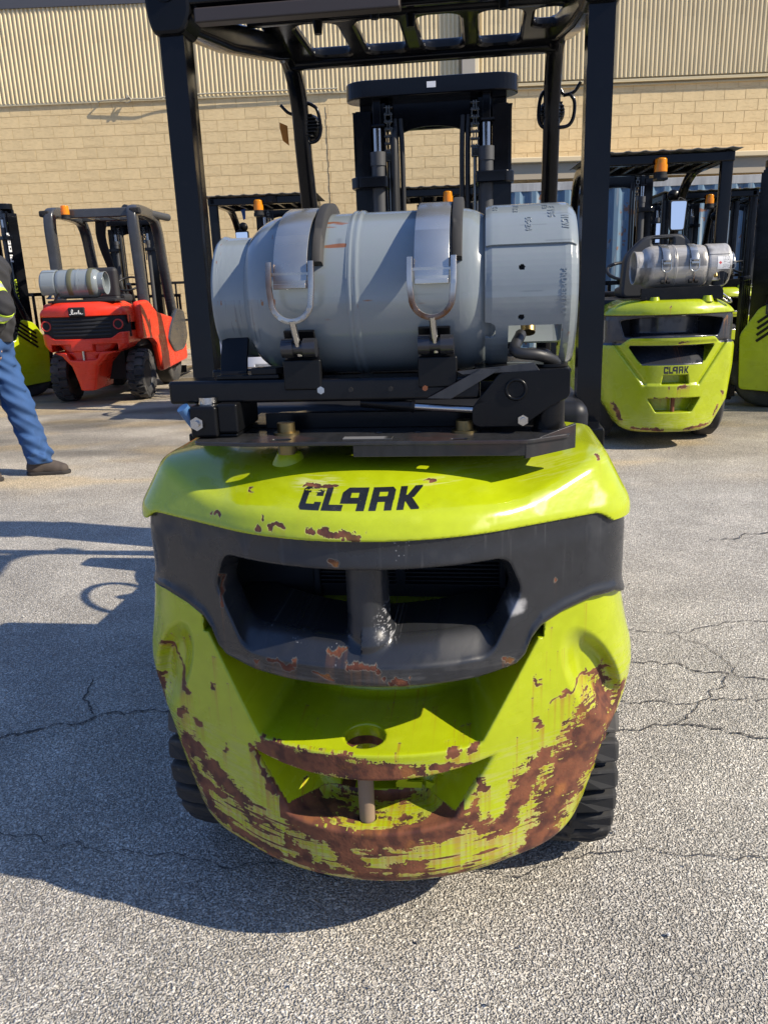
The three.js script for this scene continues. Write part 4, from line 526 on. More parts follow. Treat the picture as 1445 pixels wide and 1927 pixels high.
// ---------------------------------------------------------------- the warehouse behind the yard
{
  const W = thing('warehouse_wall', 'long tan block wall under cream ribbed metal siding behind the forklifts', 'building', [0, 0, -17.3], -1.0);
  const blockTex = k => tex(256, 128, (u, v) => { const n = fbm(u * 6 + k * 5, v * 3 + k, 5), f = fbm(u * 60, v * 30, 3), s = ss(0.55, 0.8, fbm(u * 3 + k * 9, v * 9, 4)) * 0.25; const q = (0.9 + 0.2 * n) * (0.93 + 0.14 * f) * (0.96 + 0.025 * k); return [0.65 * q * (1 - s * 0.5), 0.495 * q * (1 - s * 0.6), 0.262 * q * (1 - s * 0.7)]; }, true);
  const blockBump = tex(256, 128, (u, v) => 0.6 * fbm(u * 50, v * 25, 3) + 0.4 * fbm(u * 9, v * 5, 3));
  const bm = [0, 1, 2, 3].map(k => mat(1, 1, 1, 0.9, { map: blockTex(k), bumpMap: blockBump, bumpScale: 0.004 }));
  const mk = (w, r) => { const h = 0.1975, b = 0.003, d = 0.0082, x = w / 2, y = h / 2, P = [], I = [], U = []; const R = rngOf(r), t = 0.0025; for (const [px, py, pz] of [[-x, -y, 0], [x, -y, 0], [x, y, 0], [-x, y, 0], [-x + b, -y + b, d + t * R()], [x - b, -y + b, d + t * R()], [x - b, y - b, d + t * R()], [-x + b, y - b, d + t * R()]]) { P.push(px, py, pz); U.push(px / 0.4 + 0.5, py / 0.2 + 0.5); } I.push(4, 5, 6, 4, 6, 7); for (let i = 0; i < 4; i++) { const j = (i + 1) % 4; I.push(i, j, j + 4, i, j + 4, i + 4); } const g = new THREE.BufferGeometry(); g.setAttribute('position', new THREE.Float32BufferAttribute(P, 3)); g.setAttribute('uv', new THREE.Float32BufferAttribute(U, 2)); g.setIndex(I); const q = g.toNonIndexed(); q.computeVertexNormals(); return q; };
  const variants = [0, 1, 2].map(i => mk(0.4, 11 + i)), R = rngOf(77), rest = []; let n = 0;
  for (let i = 0; i < 24; i++) for (let j = -34; j < 36; j++) {
    const x = (j + (i % 2 ? 0.5 : 0.12)) * 0.4064 + (R() - 0.5) * 0.006, y = 4.69 - i * 0.2032 + (R() - 0.5) * 0.003, v = variants[fl(R() * 3)], m = bm[fl(R() * 4)];
    if (n < 300 && i < 9 && x > -7.45 && x < 7.95) { const o = obj('block', v, m, W); o.position.set(x, y, 0); n++; } else rest.push(v.clone().translate(x, y, 0));
  }
  const rs = obj('block_courses', [mergeGeometries(rest)], bm[1], W, true); rs.userData.kind = 'stuff';
  const joint = mat(0.58, 0.43, 0.21, 0.95);
  obj('block_backing', [box(-14, 14.5, -0.05, 4.795, -0.3, 0.0055, 0), box(-14, 14.5, 4.80, 6.8, -0.3, 0.0, 0)], joint, W);
  // ribbed siding in sheets
  const sidingMat = mat(1, 1, 1, 0.55, { map: tex(256, 512, (u, v) => { const q = 0.92 + 0.14 * fbm(u * 5, v * 2, 4), s = ss(0.6, 0.8, fbm(u * 30, v * 1.5, 4)) * 0.18; return [0.66 * q * (1 - s * 0.4), 0.54 * q * (1 - s * 0.5), 0.315 * q * (1 - s * 0.7)]; }, true) });
  const sheet = (() => { const P = [], I = [], U = [], p = 0.0835, N = 11, prof = []; for (let i = 0; i < N; i++) for (let k = 0; k < 8; k++) { const t = k / 8; prof.push([(i + t) * p, 0.034 * ss(0.02, 0.34, t) * (1 - ss(0.62, 0.92, t))]); } prof.push([N * p, 0]); prof.forEach(([x, z], i) => { P.push(x, 0, z, x, 1.75, z); U.push(x, 0, x, 1.75); if (i) { const a = 2 * i - 2; I.push(a, a + 2, a + 3, a, a + 3, a + 1); } }); const g = new THREE.BufferGeometry(); g.setAttribute('position', new THREE.Float32BufferAttribute(P, 3)); g.setAttribute('uv', new THREE.Float32BufferAttribute(U, 2)); g.setIndex(I); return toCreasedNormals(g, 0.3); })();
  const screwGeo = rod([0, 0, 0], [0, 0, 0.012], 0.012, 0.009, 6), screws = [];
  for (let i = -10; i < 11; i++) { const x = 1.78 + i * 0.9185 + (i > 0 ? 0.30 : 0); if (i === 0) continue; const o = obj('siding_sheet', sheet, sidingMat, W); o.position.set(i > 0 ? x - 0.9185 : x, 4.815 + (i > 0 ? 0.03 : 0), 0.025); for (let k = 0; k < 4; k++) screws.push(screwGeo.clone().translate(o.position.x + 0.03, 4.95 + k * 0.38 + 0.03, 0.045)); }
  const sw = obj('siding_screws', screws, M.zincDark, W); sw.userData.kind = 'stuff';
  obj('flashing', [box(-14, 14, 4.79, 4.816, -0.05, 0.05, 0.003), box(-14, 14, 4.775, 4.79, 0.042, 0.048, 0.002)], mat(0.5, 0.43, 0.27, 0.6), W);
  obj('downspout', [box(1.80, 2.06, 4.80, 6.6, 0.05, 0.20, 0.01)], mat(0.34, 0.31, 0.25, 0.6), W); obj('corner_trim', [box(2.06, 2.13, 4.80, 6.6, 0.06, 0.11, 0.006)], mat(0.62, 0.55, 0.38, 0.6), W);
  obj('ledger_trim', [box(2.15, 14, 4.70, 4.725, 0.01, 0.06, 0.003), box(2.15, 14, 4.755, 4.77, 0.01, 0.095, 0.003)], mat(0.5, 0.4, 0.22, 0.7), W);
  obj('eave', [box(-14, 14, 6.62, 6.80, -0.2, 0.05, 0.01), box(-14, 14, 6.44, 6.80, 0.06, 0.085, 0.006)], mat(0.06, 0.06, 0.065, 0.5), W);
  obj('roof_slab', [box(-14, 14, 6.81, 6.95, -8, 0.1, 0)], M.greyPlastic, W);
  obj('conduit', [tube([[-5.3, 4.73, 0.02], [-5.25, 4.78, 0.10], [-4.9, 4.80, 0.13], [-4.55, 4.80, 0.14], [-4.2, 4.79, 0.14], [-3.9, 4.82, 0.12], [-3.2, 4.845, 0.11], [-1.8, 4.85, 0.10], [-0.6, 4.85, 0.09]], 0.014, 90, 8), tube([[-4.72, 4.90, 0.08], [-4.66, 4.86, 0.15], [-4.60, 4.78, 0.15], [-4.68, 4.74, 0.12], [-4.75, 4.76, 0.05]], 0.012, 24, 8), rod([-4.66, 4.84, 0.1], [-4.66, 4.84, 0.18], 0.025)], mat(0.4, 0.36, 0.26, 0.5), W);
  // dark stain running down a block joint
  obj('mortar_crack', [...Array.from({ length: 22 }, (_, i) => box(-0.855 + 0.008 * Math.sin(i * 2.3), -0.85 + 0.006 * Math.sin(i * 2.3) + 0.006 * (i % 2), 4.55 - (i + 1) * 0.11, 4.55 - i * 0.11, 0.008, 0.0165, 0))], mat(0.16, 0.11, 0.06, 1), W);
}
{ // tan sheet-metal canopy on the wall
  const c = thing('dock_canopy', 'low tan sheet metal canopy fixed to the wall above the blue container', 'canopy', [2.5, 3.25, -16.2], 2.5);
  obj('fascia', [box(0, 6.5, -0.28, 0, -0.05, 0, 0.006)], mat(0.36, 0.30, 0.21, 0.7), c); obj('top_sheet', [box(-0.05, 6.6, 0, 0.10, -1.3, 0.10, 0.02)], mat(0.58, 0.46, 0.27, 0.6), c);
}
{ // shipping container
  const c = thing('shipping_container', 'weathered blue shipping container standing at the foot of the wall', 'container', [1.75, 0, -13.0], -1);
  const cm = mat(1, 1, 1, 0.6, { map: tex(512, 512, (u, v) => { const n = fbm(u * 6, v * 3, 5), s = ss(0.55, 0.75, fbm(u * 20, v * 3 + 3, 4)) * 0.6, r = ss(0.68, 0.75, fbm(u * 10, v * 10, 5)); return [mix(mix(0.085, 0.26, s), 0.16, r) * (0.8 + 0.4 * n), mix(mix(0.155, 0.29, s), 0.08, r) * (0.8 + 0.4 * n), mix(mix(0.225, 0.31, s), 0.05, r) * (0.8 + 0.4 * n)]; }, true) });
  const P = []; const N = 24, L = 6.0, p = L / N; for (let i = 0; i < N; i++) P.push([i * p, 0], [i * p + p * 0.28, 0], [i * p + p * 0.5, -0.036], [i * p + p * 0.78, -0.036]); P.push([L, 0]);
  const back = P.slice().reverse().map(q => [q[0], q[1] - 0.003]);
  obj('corrugated_side', [prism([...P, ...back], 2.32, 0).rotateX(-Math.PI / 2).rotateX(0).translate(0.03, 0.14, -0.03)], cm, c);
  obj('top_rail', [box(0, 6.06, 2.46, 2.58, -0.08, 0.0, 0.006)], mat(1, 1, 1, 0.65, { map: tex(256, 64, (u, v) => { const k = 0.22 + 0.2 * fbm(u * 20, v * 4, 5); return [k, k * 1.02, k]; }, true) }), c);
  obj('bottom_rail', [box(0, 6.06, 0, 0.14, -0.08, 0, 0.006)], cm, c); for (const x of [0, 5.96]) obj('corner_post', [box(x, x + 0.1, 0.14, 2.46, -0.1, 0.004, 0.006)], cm, c);
  obj('shell', [box(0.04, 6.02, 0.14, 2.50, -2.4, -0.09, 0.01)], cm, c);
}

// ---------------------------------------------------------------- the older lime forklifts (one is built, the rest are copies)
function cwOld(x, y, z) {
  const ax = Math.abs(x), hw = lerpT([[0.1, 0.25], [0.16, 0.33], [0.34, 0.445], [0.58, 0.475], [0.72, 0.478], [0.75, 0.466], [0.92, 0.466], [0.96, 0.455], [1.05, 0.40]], y);
  let q = planQ(x, z * 1.25, hw, 0.08) + 0.014 * ss(0.012, -0.012, Math.max(ax - mix(0.19, 0.385, (y - 0.475) / 0.27), 0.472 - y)) * ss(0.78, 0.75, y), band = ss(0.955, 0.945, y) * ss(0.745 + 0.06 * ss(0.34, 0.26, ax), 0.76 + 0.06 * ss(0.34, 0.26, ax), y); q += 0.012 * band;
  let d = smax(smax(q, 0.13 - y, 0.05), (y - 1.0) * 0.75 + (q + 0.02) * 0.66 - 0.004, 0.03); d = smax(d, y - 1.05, 0.03); d = Math.max(d, -0.5 - z);
  const dep = -q, cut = (c, k = 0.01) => { d = smax(d, -c, k); };
  cut(smax(smax(y - 0.945 + ax * ax * 0.25, 0.81 - y - ax * ax * 0.1, 0.02), smax((ax - 0.345) + (0.88 - y) * 0.3, dep - 0.2, 0.01), 0.02));
  cut(smax(smax(y - 0.74, 0.612 + dep * 0.6 - y, 0.02), smax((ax - 0.30 + (0.74 - y) * 0.65) * 0.85, dep - 0.2, 0.01), 0.02));
  cut(Math.max(Math.abs(x - 0.02) - 0.085 + (0.54 - y) * -0.15, Math.abs(y - 0.505) - 0.032, dep - 0.1));
  cut(smax(Math.abs(y - 0.325) - 0.05, smax((Math.abs(x - 0.02) - 0.185 + (0.375 - y) * 0.6) * 0.85, dep - 0.13, 0.01), 0.01));
  const rib = Math.min(seg2(ax, y, 0.39, 0.745, 0.19, 0.475), Math.max(0, 0)); d = smax(d, -(Math.max(seg2(ax, y, 0.38, 0.745, 0.19, 0.475), seg2(ax, y, 0.19, 0.475, 0, 0.47) > 1 ? 1 : 0) + dep * 0.9 - 0.014), 0.012);
  return d;
}
const uvOld = (x, y, z) => [(x + Math.sign(x) * ss(0.34, 0.44, Math.abs(x)) * Math.max(0, -0.15 - z) + 0.65) / 1.3, y / 1.1];
const isBand = (x, y) => { const ax = Math.abs(x), lo = 0.745 + 0.05 * ss(0.36, 0.28, ax); return y < 0.952 - 0.0 && y > lo; };
const oldPaint = paintMaps(1040, 880, 1.3, 1.1, -0.65, 0, { gloss: 0.22, coat: 0.4, chip: [0.45, 0.45, 0.2], worn: [0.42, 0.45, 0.12],
  base: (x, y, n, f) => isBand(x, y) || (Math.abs(x) < 0.29 - (0.74 - y) * 0.62 && y > 0.606 && y < 0.745) ? [0.026, 0.028, 0.034] : limeBase(x, y, n, f), wear: (x, y) => ss(0.3, 0.15, y) * 0.8,
  rust: [[0.04, 0.45, 0.10, 0.455, .012], [-0.03, 0.45, -0.02, 0.44, .006], [-.12, .375, .18, .378, .005], [0.38, .40, .39, .39, .010], [.36, .3, .33, .24, .010], [-.38, .33, -.33, .22, .012], [-.25, .16, -.05, .15, .010], [.1, .15, .3, .18, .010], [.02, .76, .1, .765, .005], [.36, .9, .38, .92, .006], [-.05, 1.0, -.04, 1.01, .006]],
  ink: (x, y) => logoAA((x + 0.065) / 0.172, (y - 0.548) / 0.05, 0.004) });
const MIRROR = (par, x, y, z, s) => { const m = obj('mirror', [prism(roundPoly([[-0.062, -0.12], [0.062, -0.12], [0.075, 0.12], [-0.075, 0.12]], 0.02), 0.02, 0.004).rotateY(s * 0.15).translate(x, y, z), tube([[x, y + 0.1, z - 0.01], [x + s * 0.02, y + 0.14, z - 0.03], [x + s * 0.08, y + 0.12, z - 0.06]], 0.006, 12, 6)], M.dark, par); obj('mirror_glass', [prism(roundPoly([[-0.054, -0.11], [0.054, -0.11], [0.066, 0.11], [-0.066, 0.11]], 0.016), 0.003, 0.0005).rotateX(0.04).rotateY(s * 0.15).translate(x + s * 0.003, y, z + 0.0225)], M.mirror, m); };
const old = thing('lime_forklift', 'lime forklift with scraped counterweight and silvery gas cylinder, right of the near one', 'forklift', [2.06, 0, -5.65], -4, 'lime forklifts parked in the yard');
{
  const F = old, kb = M.black, kg = M.blackGloss;
  const cw = obj('counterweight', sdf(cwOld, [-0.52, 0.10, -0.53], [0.52, 1.08, 0.03], 0.0075, uvOld), oldPaint, F);
  obj('tow_pin', [rod([0.02, 0.22, -0.05], [0.02, 0.42, -0.05], 0.014)], M.rust, cw); obj('grille_back', [box(-0.36, 0.36, 0.6, 0.96, -0.42, -0.30, 0)], M.dark, cw);
  for (const s of [-1, 1]) obj('cover_boss', [rod([s * 0.18 + 0.05, 1.03, -0.12], [s * 0.18 + 0.05, 1.07, -0.12], 0.045, 0.03, 20)], M.lime, cw);
  obj('chassis', [box(-0.36, 0.36, 0.2, 0.6, -1.95, -0.42), box(-0.45, 0.45, 0.5, 0.98, -1.2, -0.5)], kb, F);
  obj('engine_hood', [box(-0.44, 0.44, 0.97, 1.05, -1.25, -0.49, 0.03)], M.charcoal, F);
  for (const s of [-1, 1]) {
    const sp = obj('side_panel', [prism(roundPoly([[0.5, 0.34], [0.5, 0.98], [1.05, 0.98], [1.15, 0.64], [1.85, 0.70], [1.95, 0.95], [2.1, 0.9], [2.25, 0.66], [2.22, 0.17], [1.6, 0.13], [0.95, 0.16], [0.88, 0.56]], 0.04), 0.03, 0.008).rotateY(Math.PI / 2).translate(s > 0 ? 0.47 : -0.5, 0, 0)], M.lime, F);
    obj('vent_slats', [0, 1, 2, 3].map(i => box(-0.16, 0.16, -0.012, 0.012, -0.006, 0.006, 0.004).rotateZ(-0.65).rotateY(Math.PI / 2).translate(s * 0.503, 0.70 + i * 0.055, -1.98 + 0.0 * i)), kb, sp);
    makeTyre(F, s * 0.40, 0.28, -0.58, 0.28, 0.165, 0); makeTyre(F, s * 0.36, 0.335, -1.98, 0.335, 0.2, 0);
    obj('rear_post', [sweep(rectProf(0.085, 0.06, 0.014), [[s * 0.465, 0.95, -0.66], [s * 0.465, 1.5, -0.65], [s * 0.465, 2.03, -0.64]])], kg, F);
    obj('front_leg', [sweep(rectProf(0.06, 0.075, 0.018), [[s * 0.465, 2.03, -1.25], [s * 0.462, 2.01, -1.42], [s * 0.455, 1.93, -1.58], [s * 0.445, 1.78, -1.70], [s * 0.44, 1.4, -1.86], [s * 0.46, 0.9, -2.03], [s * 0.47, 0.6, -2.1]], [1, 0, 0], 40)], kg, F);
    obj('roof_rail', [box(s * 0.465 - 0.03, s * 0.465 + 0.03, 1.99, 2.06, -1.35, -0.6, 0.012)], kg, F);
  }
  const roof = obj('roof', [box(-0.51, 0.51, 1.985, 2.055, -0.66, -0.60, 0.01)], kg, F); obj('front_bar', [box(-0.48, 0.48, 1.99, 2.05, -1.36, -1.30, 0.01)], kg, roof);
  for (let i = 0; i < 7; i++) obj('slat', [sweep(rectProf(0.03, 0.04, 0.006), [[-0.39 + i * 0.13, 2.02, -1.33], [-0.39 + i * 0.13, 2.02, -0.63]])], kb, roof);
  obj('roof_cover', [prism(Array.from({ length: 109 }, (_, i) => { const t = i / 54, b = i > 54, u = b ? 2 - t : t; return [-0.54 + 1.08 * u, (b ? 0.004 : 0) + 0.008 * Math.max(0, Math.sin(u * 56))]; }), 0.9, 0).translate(0, 2.062, -1.42)], mat(0.16, 0.16, 0.155, 0.6), roof);
  addMast(F, -2.12, 2.14);
  obj('seat', [box(-0.2, 0.24, 1.05, 1.13, -1.15, -0.72, 0.04), prism(roundPoly([[-0.24, 1.05], [-0.22, 1.36], [-0.08, 1.50], [0.2, 1.51], [0.27, 1.44], [0.27, 1.05]], 0.06), 0.10, 0.02, [rrect(-0.02, 0.13, 1.435, 1.475, 0.012)]).translate(0, 0, -0.78)], mat(0.035, 0.036, 0.038, 0.5), F);
  const sw = obj('steering_wheel', [new THREE.TorusGeometry(0.16, 0.014, 8, 32).rotateX(-1.1).translate(-0.02, 1.25, -1.5)], M.hose, F); obj('steering_column', [rod([-0.02, 0.9, -1.8], [-0.02, 1.25, -1.5], 0.022)], M.hose, sw);
  obj('dashboard', [box(-0.44, 0.44, 0.6, 1.08, -1.98, -1.86, 0.03)], kb, F);
  addBeacon(F, -0.02, 1.885, -0.565, 0.95); obj('beacon_bracket', [box(-0.06, 0.02, 1.87, 1.885, -0.60, -0.51, 0.002), box(-0.06, 0.02, 1.87, 2.0, -0.612, -0.603, 0.001)], kb, F);
  MIRROR(F, 0.36, 1.68, -1.45, 1); MIRROR(F, -0.36, 1.68, -1.45, -1);
  for (const s of [-1, 1]) { const lp = obj('work_lamp', [lathe([[0, 0], [0.04, 0.01], [0.05, 0.03], [0.05, 0.045], [0, 0.045]], 24).rotateX(-Math.PI / 2).translate(s * 0.40, 1.86, -1.70)], kb, F); obj('lens', [rod([s * 0.40, 1.86, -1.75], [s * 0.40, 1.86, -1.746], 0.045)], M.glass, lp); }
  const br = obj('cylinder_bracket', [prism([[-0.225, 1.05], [0.335, 1.045], [0.335, 1.10], [0.31, 1.135], [-0.225, 1.13]], 0.03, 0.003).translate(0, 0, -0.14), box(-0.22, 0.33, 1.05, 1.06, -0.42, -0.12, 0.002)], kb, F);
  for (const x of [-0.19, -0.16, -0.13]) obj('bolt', [rod([x, 1.065, -0.112], [x, 1.065, -0.108], 0.005, 0.005, 8)], M.dark, br);
  obj('release_handle', [tube([[0.33, 1.085, -0.13], [0.39, 1.035, -0.12], [0.40, 1.02, -0.13], [0.385, 1.02, -0.14], [0.325, 1.06, -0.14]], 0.006, 24, 8)], M.steel, br);
  for (const x of [-0.06, 0.13]) { const st = obj('steel_strap', [sweep(rectProf(0.05, 0.004, 0.001), Array.from({ length: 30 }, (_, i) => { const a = -1.9 + 3.2 * i / 29; return [x, 1.268 + (0.15 + 0.012 * ss(0, 1.2, a)) * Math.cos(a), -0.27 + (0.15 + 0.012 * ss(0, 1.2, a)) * Math.sin(a)]; })), box(x - 0.025, x + 0.025, 1.285, 1.30, -0.125, -0.105, 0.002)], M.zinc, br); const U = [[x - 0.03, 1.32, -0.118], [x - 0.03, 1.27, -0.115]]; for (let i = 1; i < 10; i++) { const a = Math.PI + Math.PI * i / 10; U.push([x + 0.03 * Math.cos(a), 1.265 + 0.03 * Math.sin(a), -0.114]); } U.push([x + 0.03, 1.27, -0.115], [x + 0.03, 1.32, -0.118]); obj('buckle', [sweep(rectProf(0.005, 0.008, 0.002), U, [0, 0, 1], 40), rod([x, 1.235, -0.115], [x, 1.17, -0.13], 0.005)], M.zinc, st); obj('hook_barrel', [rod([x - 0.03, 1.17, -0.13], [x - 0.008, 1.17, -0.13], 0.014), rod([x + 0.008, 1.17, -0.13], [x + 0.03, 1.17, -0.13], 0.014)], M.dark, st); }
}
const dullTank = mat(1, 1, 1, 0.75, { metalness: 0.35, roughnessMap: roughWear, map: tex(512, 256, (u, v) => { const n = fbm(u * 10, v * 12, 5), d = ss(0.5, 0.7, fbm(u * 5 + 3, v * 6, 5)), f = fbm(u * 80, v * 60, 2); const k = mix(0.46, 0.2, d) * (0.75 + 0.35 * n) * (0.85 + 0.3 * f); return [k, k * 0.96, k * 0.88]; }, true) });
const placeTank = (t, truck, x, y, z) => { truck.updateMatrixWorld(true); t.position.copy(truck.localToWorld(V(x, y, z))); t.rotation.y = truck.rotation.y; };
const oldHole = (x, a) => x > 0.245 && x < 0.345 && a > 1.85 && a < 2.95 && Math.abs(a - 2.4) < 0.6 - Math.abs(x - 0.295) * 4;
const tank2 = gasCylinder('dull_gas_cylinder', 'scuffed silver gas cylinder with small white label, on the lime forklift at right', dullTank, { hole: oldHole, group: 'gas cylinders lying on forklifts' });
tank2.scale.setScalar(1.0); placeTank(tank2, old, 0.025, 1.268, -0.27);
{
  const lab = tex(128, 128, (u, v) => { const dx = Math.abs(u - 0.22), dy = Math.abs(v - 0.5), r = dx + dy; if (r < 0.13) return r > 0.09 ? [0.7, 0.02, 0.03] : [0.55, 0.1, 0.1]; if (u > 0.42 && fbm(u * 30, v * 60, 1) > 0.55 && fl(v * 16) % 2) return [0.12, 0.12, 0.12]; return [0.72, 0.71, 0.68]; }, true);
  const P = [], I = [], U = []; for (let i = 0; i <= 12; i++) for (const k of [0, 1]) { const a = mix(1.15, 1.75, i / 12); P.push(mix(0.262, 0.345, k), Math.cos(a) * 0.1438, Math.sin(a) * 0.1438); U.push(k, 1 - i / 12); } for (let i = 0; i < 12; i++) I.push(2 * i, 2 * i + 1, 2 * i + 3, 2 * i, 2 * i + 3, 2 * i + 2);
  const g = new THREE.BufferGeometry(); g.setAttribute('position', new THREE.Float32BufferAttribute(P, 3)); g.setAttribute('uv', new THREE.Float32BufferAttribute(U, 2)); g.setIndex(I); g.computeVertexNormals(); obj('warning_label', g, mat(1, 1, 1, 0.5, { map: lab }), tank2);
}
const behind = dup(old, [3.64, 0, -8.75], -5, 'lime forklift partly hidden behind the right-hand lime one, amber beacon by its post');
const far = dup(old, [0.69, 0, -7.4], -3, 'forklift behind the near one, its beacon just above the large grey cylinder');
const pale = dup(old, [-1.08, 0, -7.55], -2, 'white forklift with slatted black roof seen past the near forklift\'s guard post'); pale.name = 'white_forklift'; pale.userData.group = undefined; delete pale.userData.group;
const side = dup(old, [5.5, 0, -6.8], 62, 'lime forklift turned sideways at the right edge, numbers on its side');
const edge = dup(old, [-5.95, 0, -8.9], -40, 'lime forklift at the left edge with lettering down its tall mast');
const tall = dup(old, [4.6, 0, -9.2], -5, 'lime forklift cut by the right edge, far back behind the sideways one');
{
  const wp = mat(0.66, 0.67, 0.68, 0.35); pale.traverse(o => { if (o.name === 'counterweight' || o.name === 'side_panel' || o.name === 'cover_boss') o.material = wp; });
  obj('tail_light', [box(-0.50, -0.42, 0.86, 0.94, -0.22, -0.05, 0.01)], mat(0.55, 0.02, 0.02, 0.25), pale); obj('tape_flag', [prism([[0, 0], [0.05, 0.004], [0.045, -0.09], [0.02, -0.1], [0.012, -0.04]], 0.002, 0.0005).translate(-0.33, 2.0, -1.29)], mat(0.02, 0.10, 0.42, 0.5), pale); obj('rear_camera', [box(0.05, 0.15, 1.99, 2.06, -0.6, -0.56, 0.01), rod([0.1, 2.025, -0.57], [0.1, 2.025, -0.545], 0.028)], M.dark, pale);
  const ink = mat(0.012, 0.012, 0.014, 0.5);
  obj('side_lettering', markGeo(0.30, 0.085, 0.004).map(g => g.translate(-0.15, 0, 0).rotateY(-Math.PI / 2).translate(-0.505, 0.84, -1.9)), ink, side);
  obj('side_numbers', [text('25', 0.09, 0.004).rotateY(-Math.PI / 2).translate(-0.505, 0.40, -1.9)], ink, side);
  const tag = obj('number_sticker', [box(-0.507, -0.502, 0.60, 0.67, -1.98, -1.70, 0.001)], mat(0.35, 0.015, 0.015, 0.5), side); obj('sticker_figures', [text('80-956', 0.05, 0.003).rotateY(-Math.PI / 2).translate(-0.5075, 0.615, -1.96)], mat(0.6, 0.5, 0.45, 0.6), tag);
  edge.traverse(o => { if (o.name === 'mast') { o.scale.set(1, 1.07, 1); } });
  obj('mast_lettering', markGeo(0.34, 0.06, 0.004).map(g => g.rotateZ(Math.PI / 2).rotateY(Math.PI / 2).translate(0.297, 1.62, -2.09).rotateY(0)), M.whitePaint, edge); obj('mast_badge', [rod([0.295, 2.07, -2.11], [0.300, 2.07, -2.11], 0.045, 0.045, 24), ], mat(0.6, 0.7, 0.15, 0.5), edge);
  obj('model_lettering', [text('GTS30', 0.06, 0.004).rotateZ(Math.PI / 2).rotateY(Math.PI / 2).translate(0.297, 1.18, -2.09)], mat(0.55, 0.66, 0.02, 0.5), edge);
}

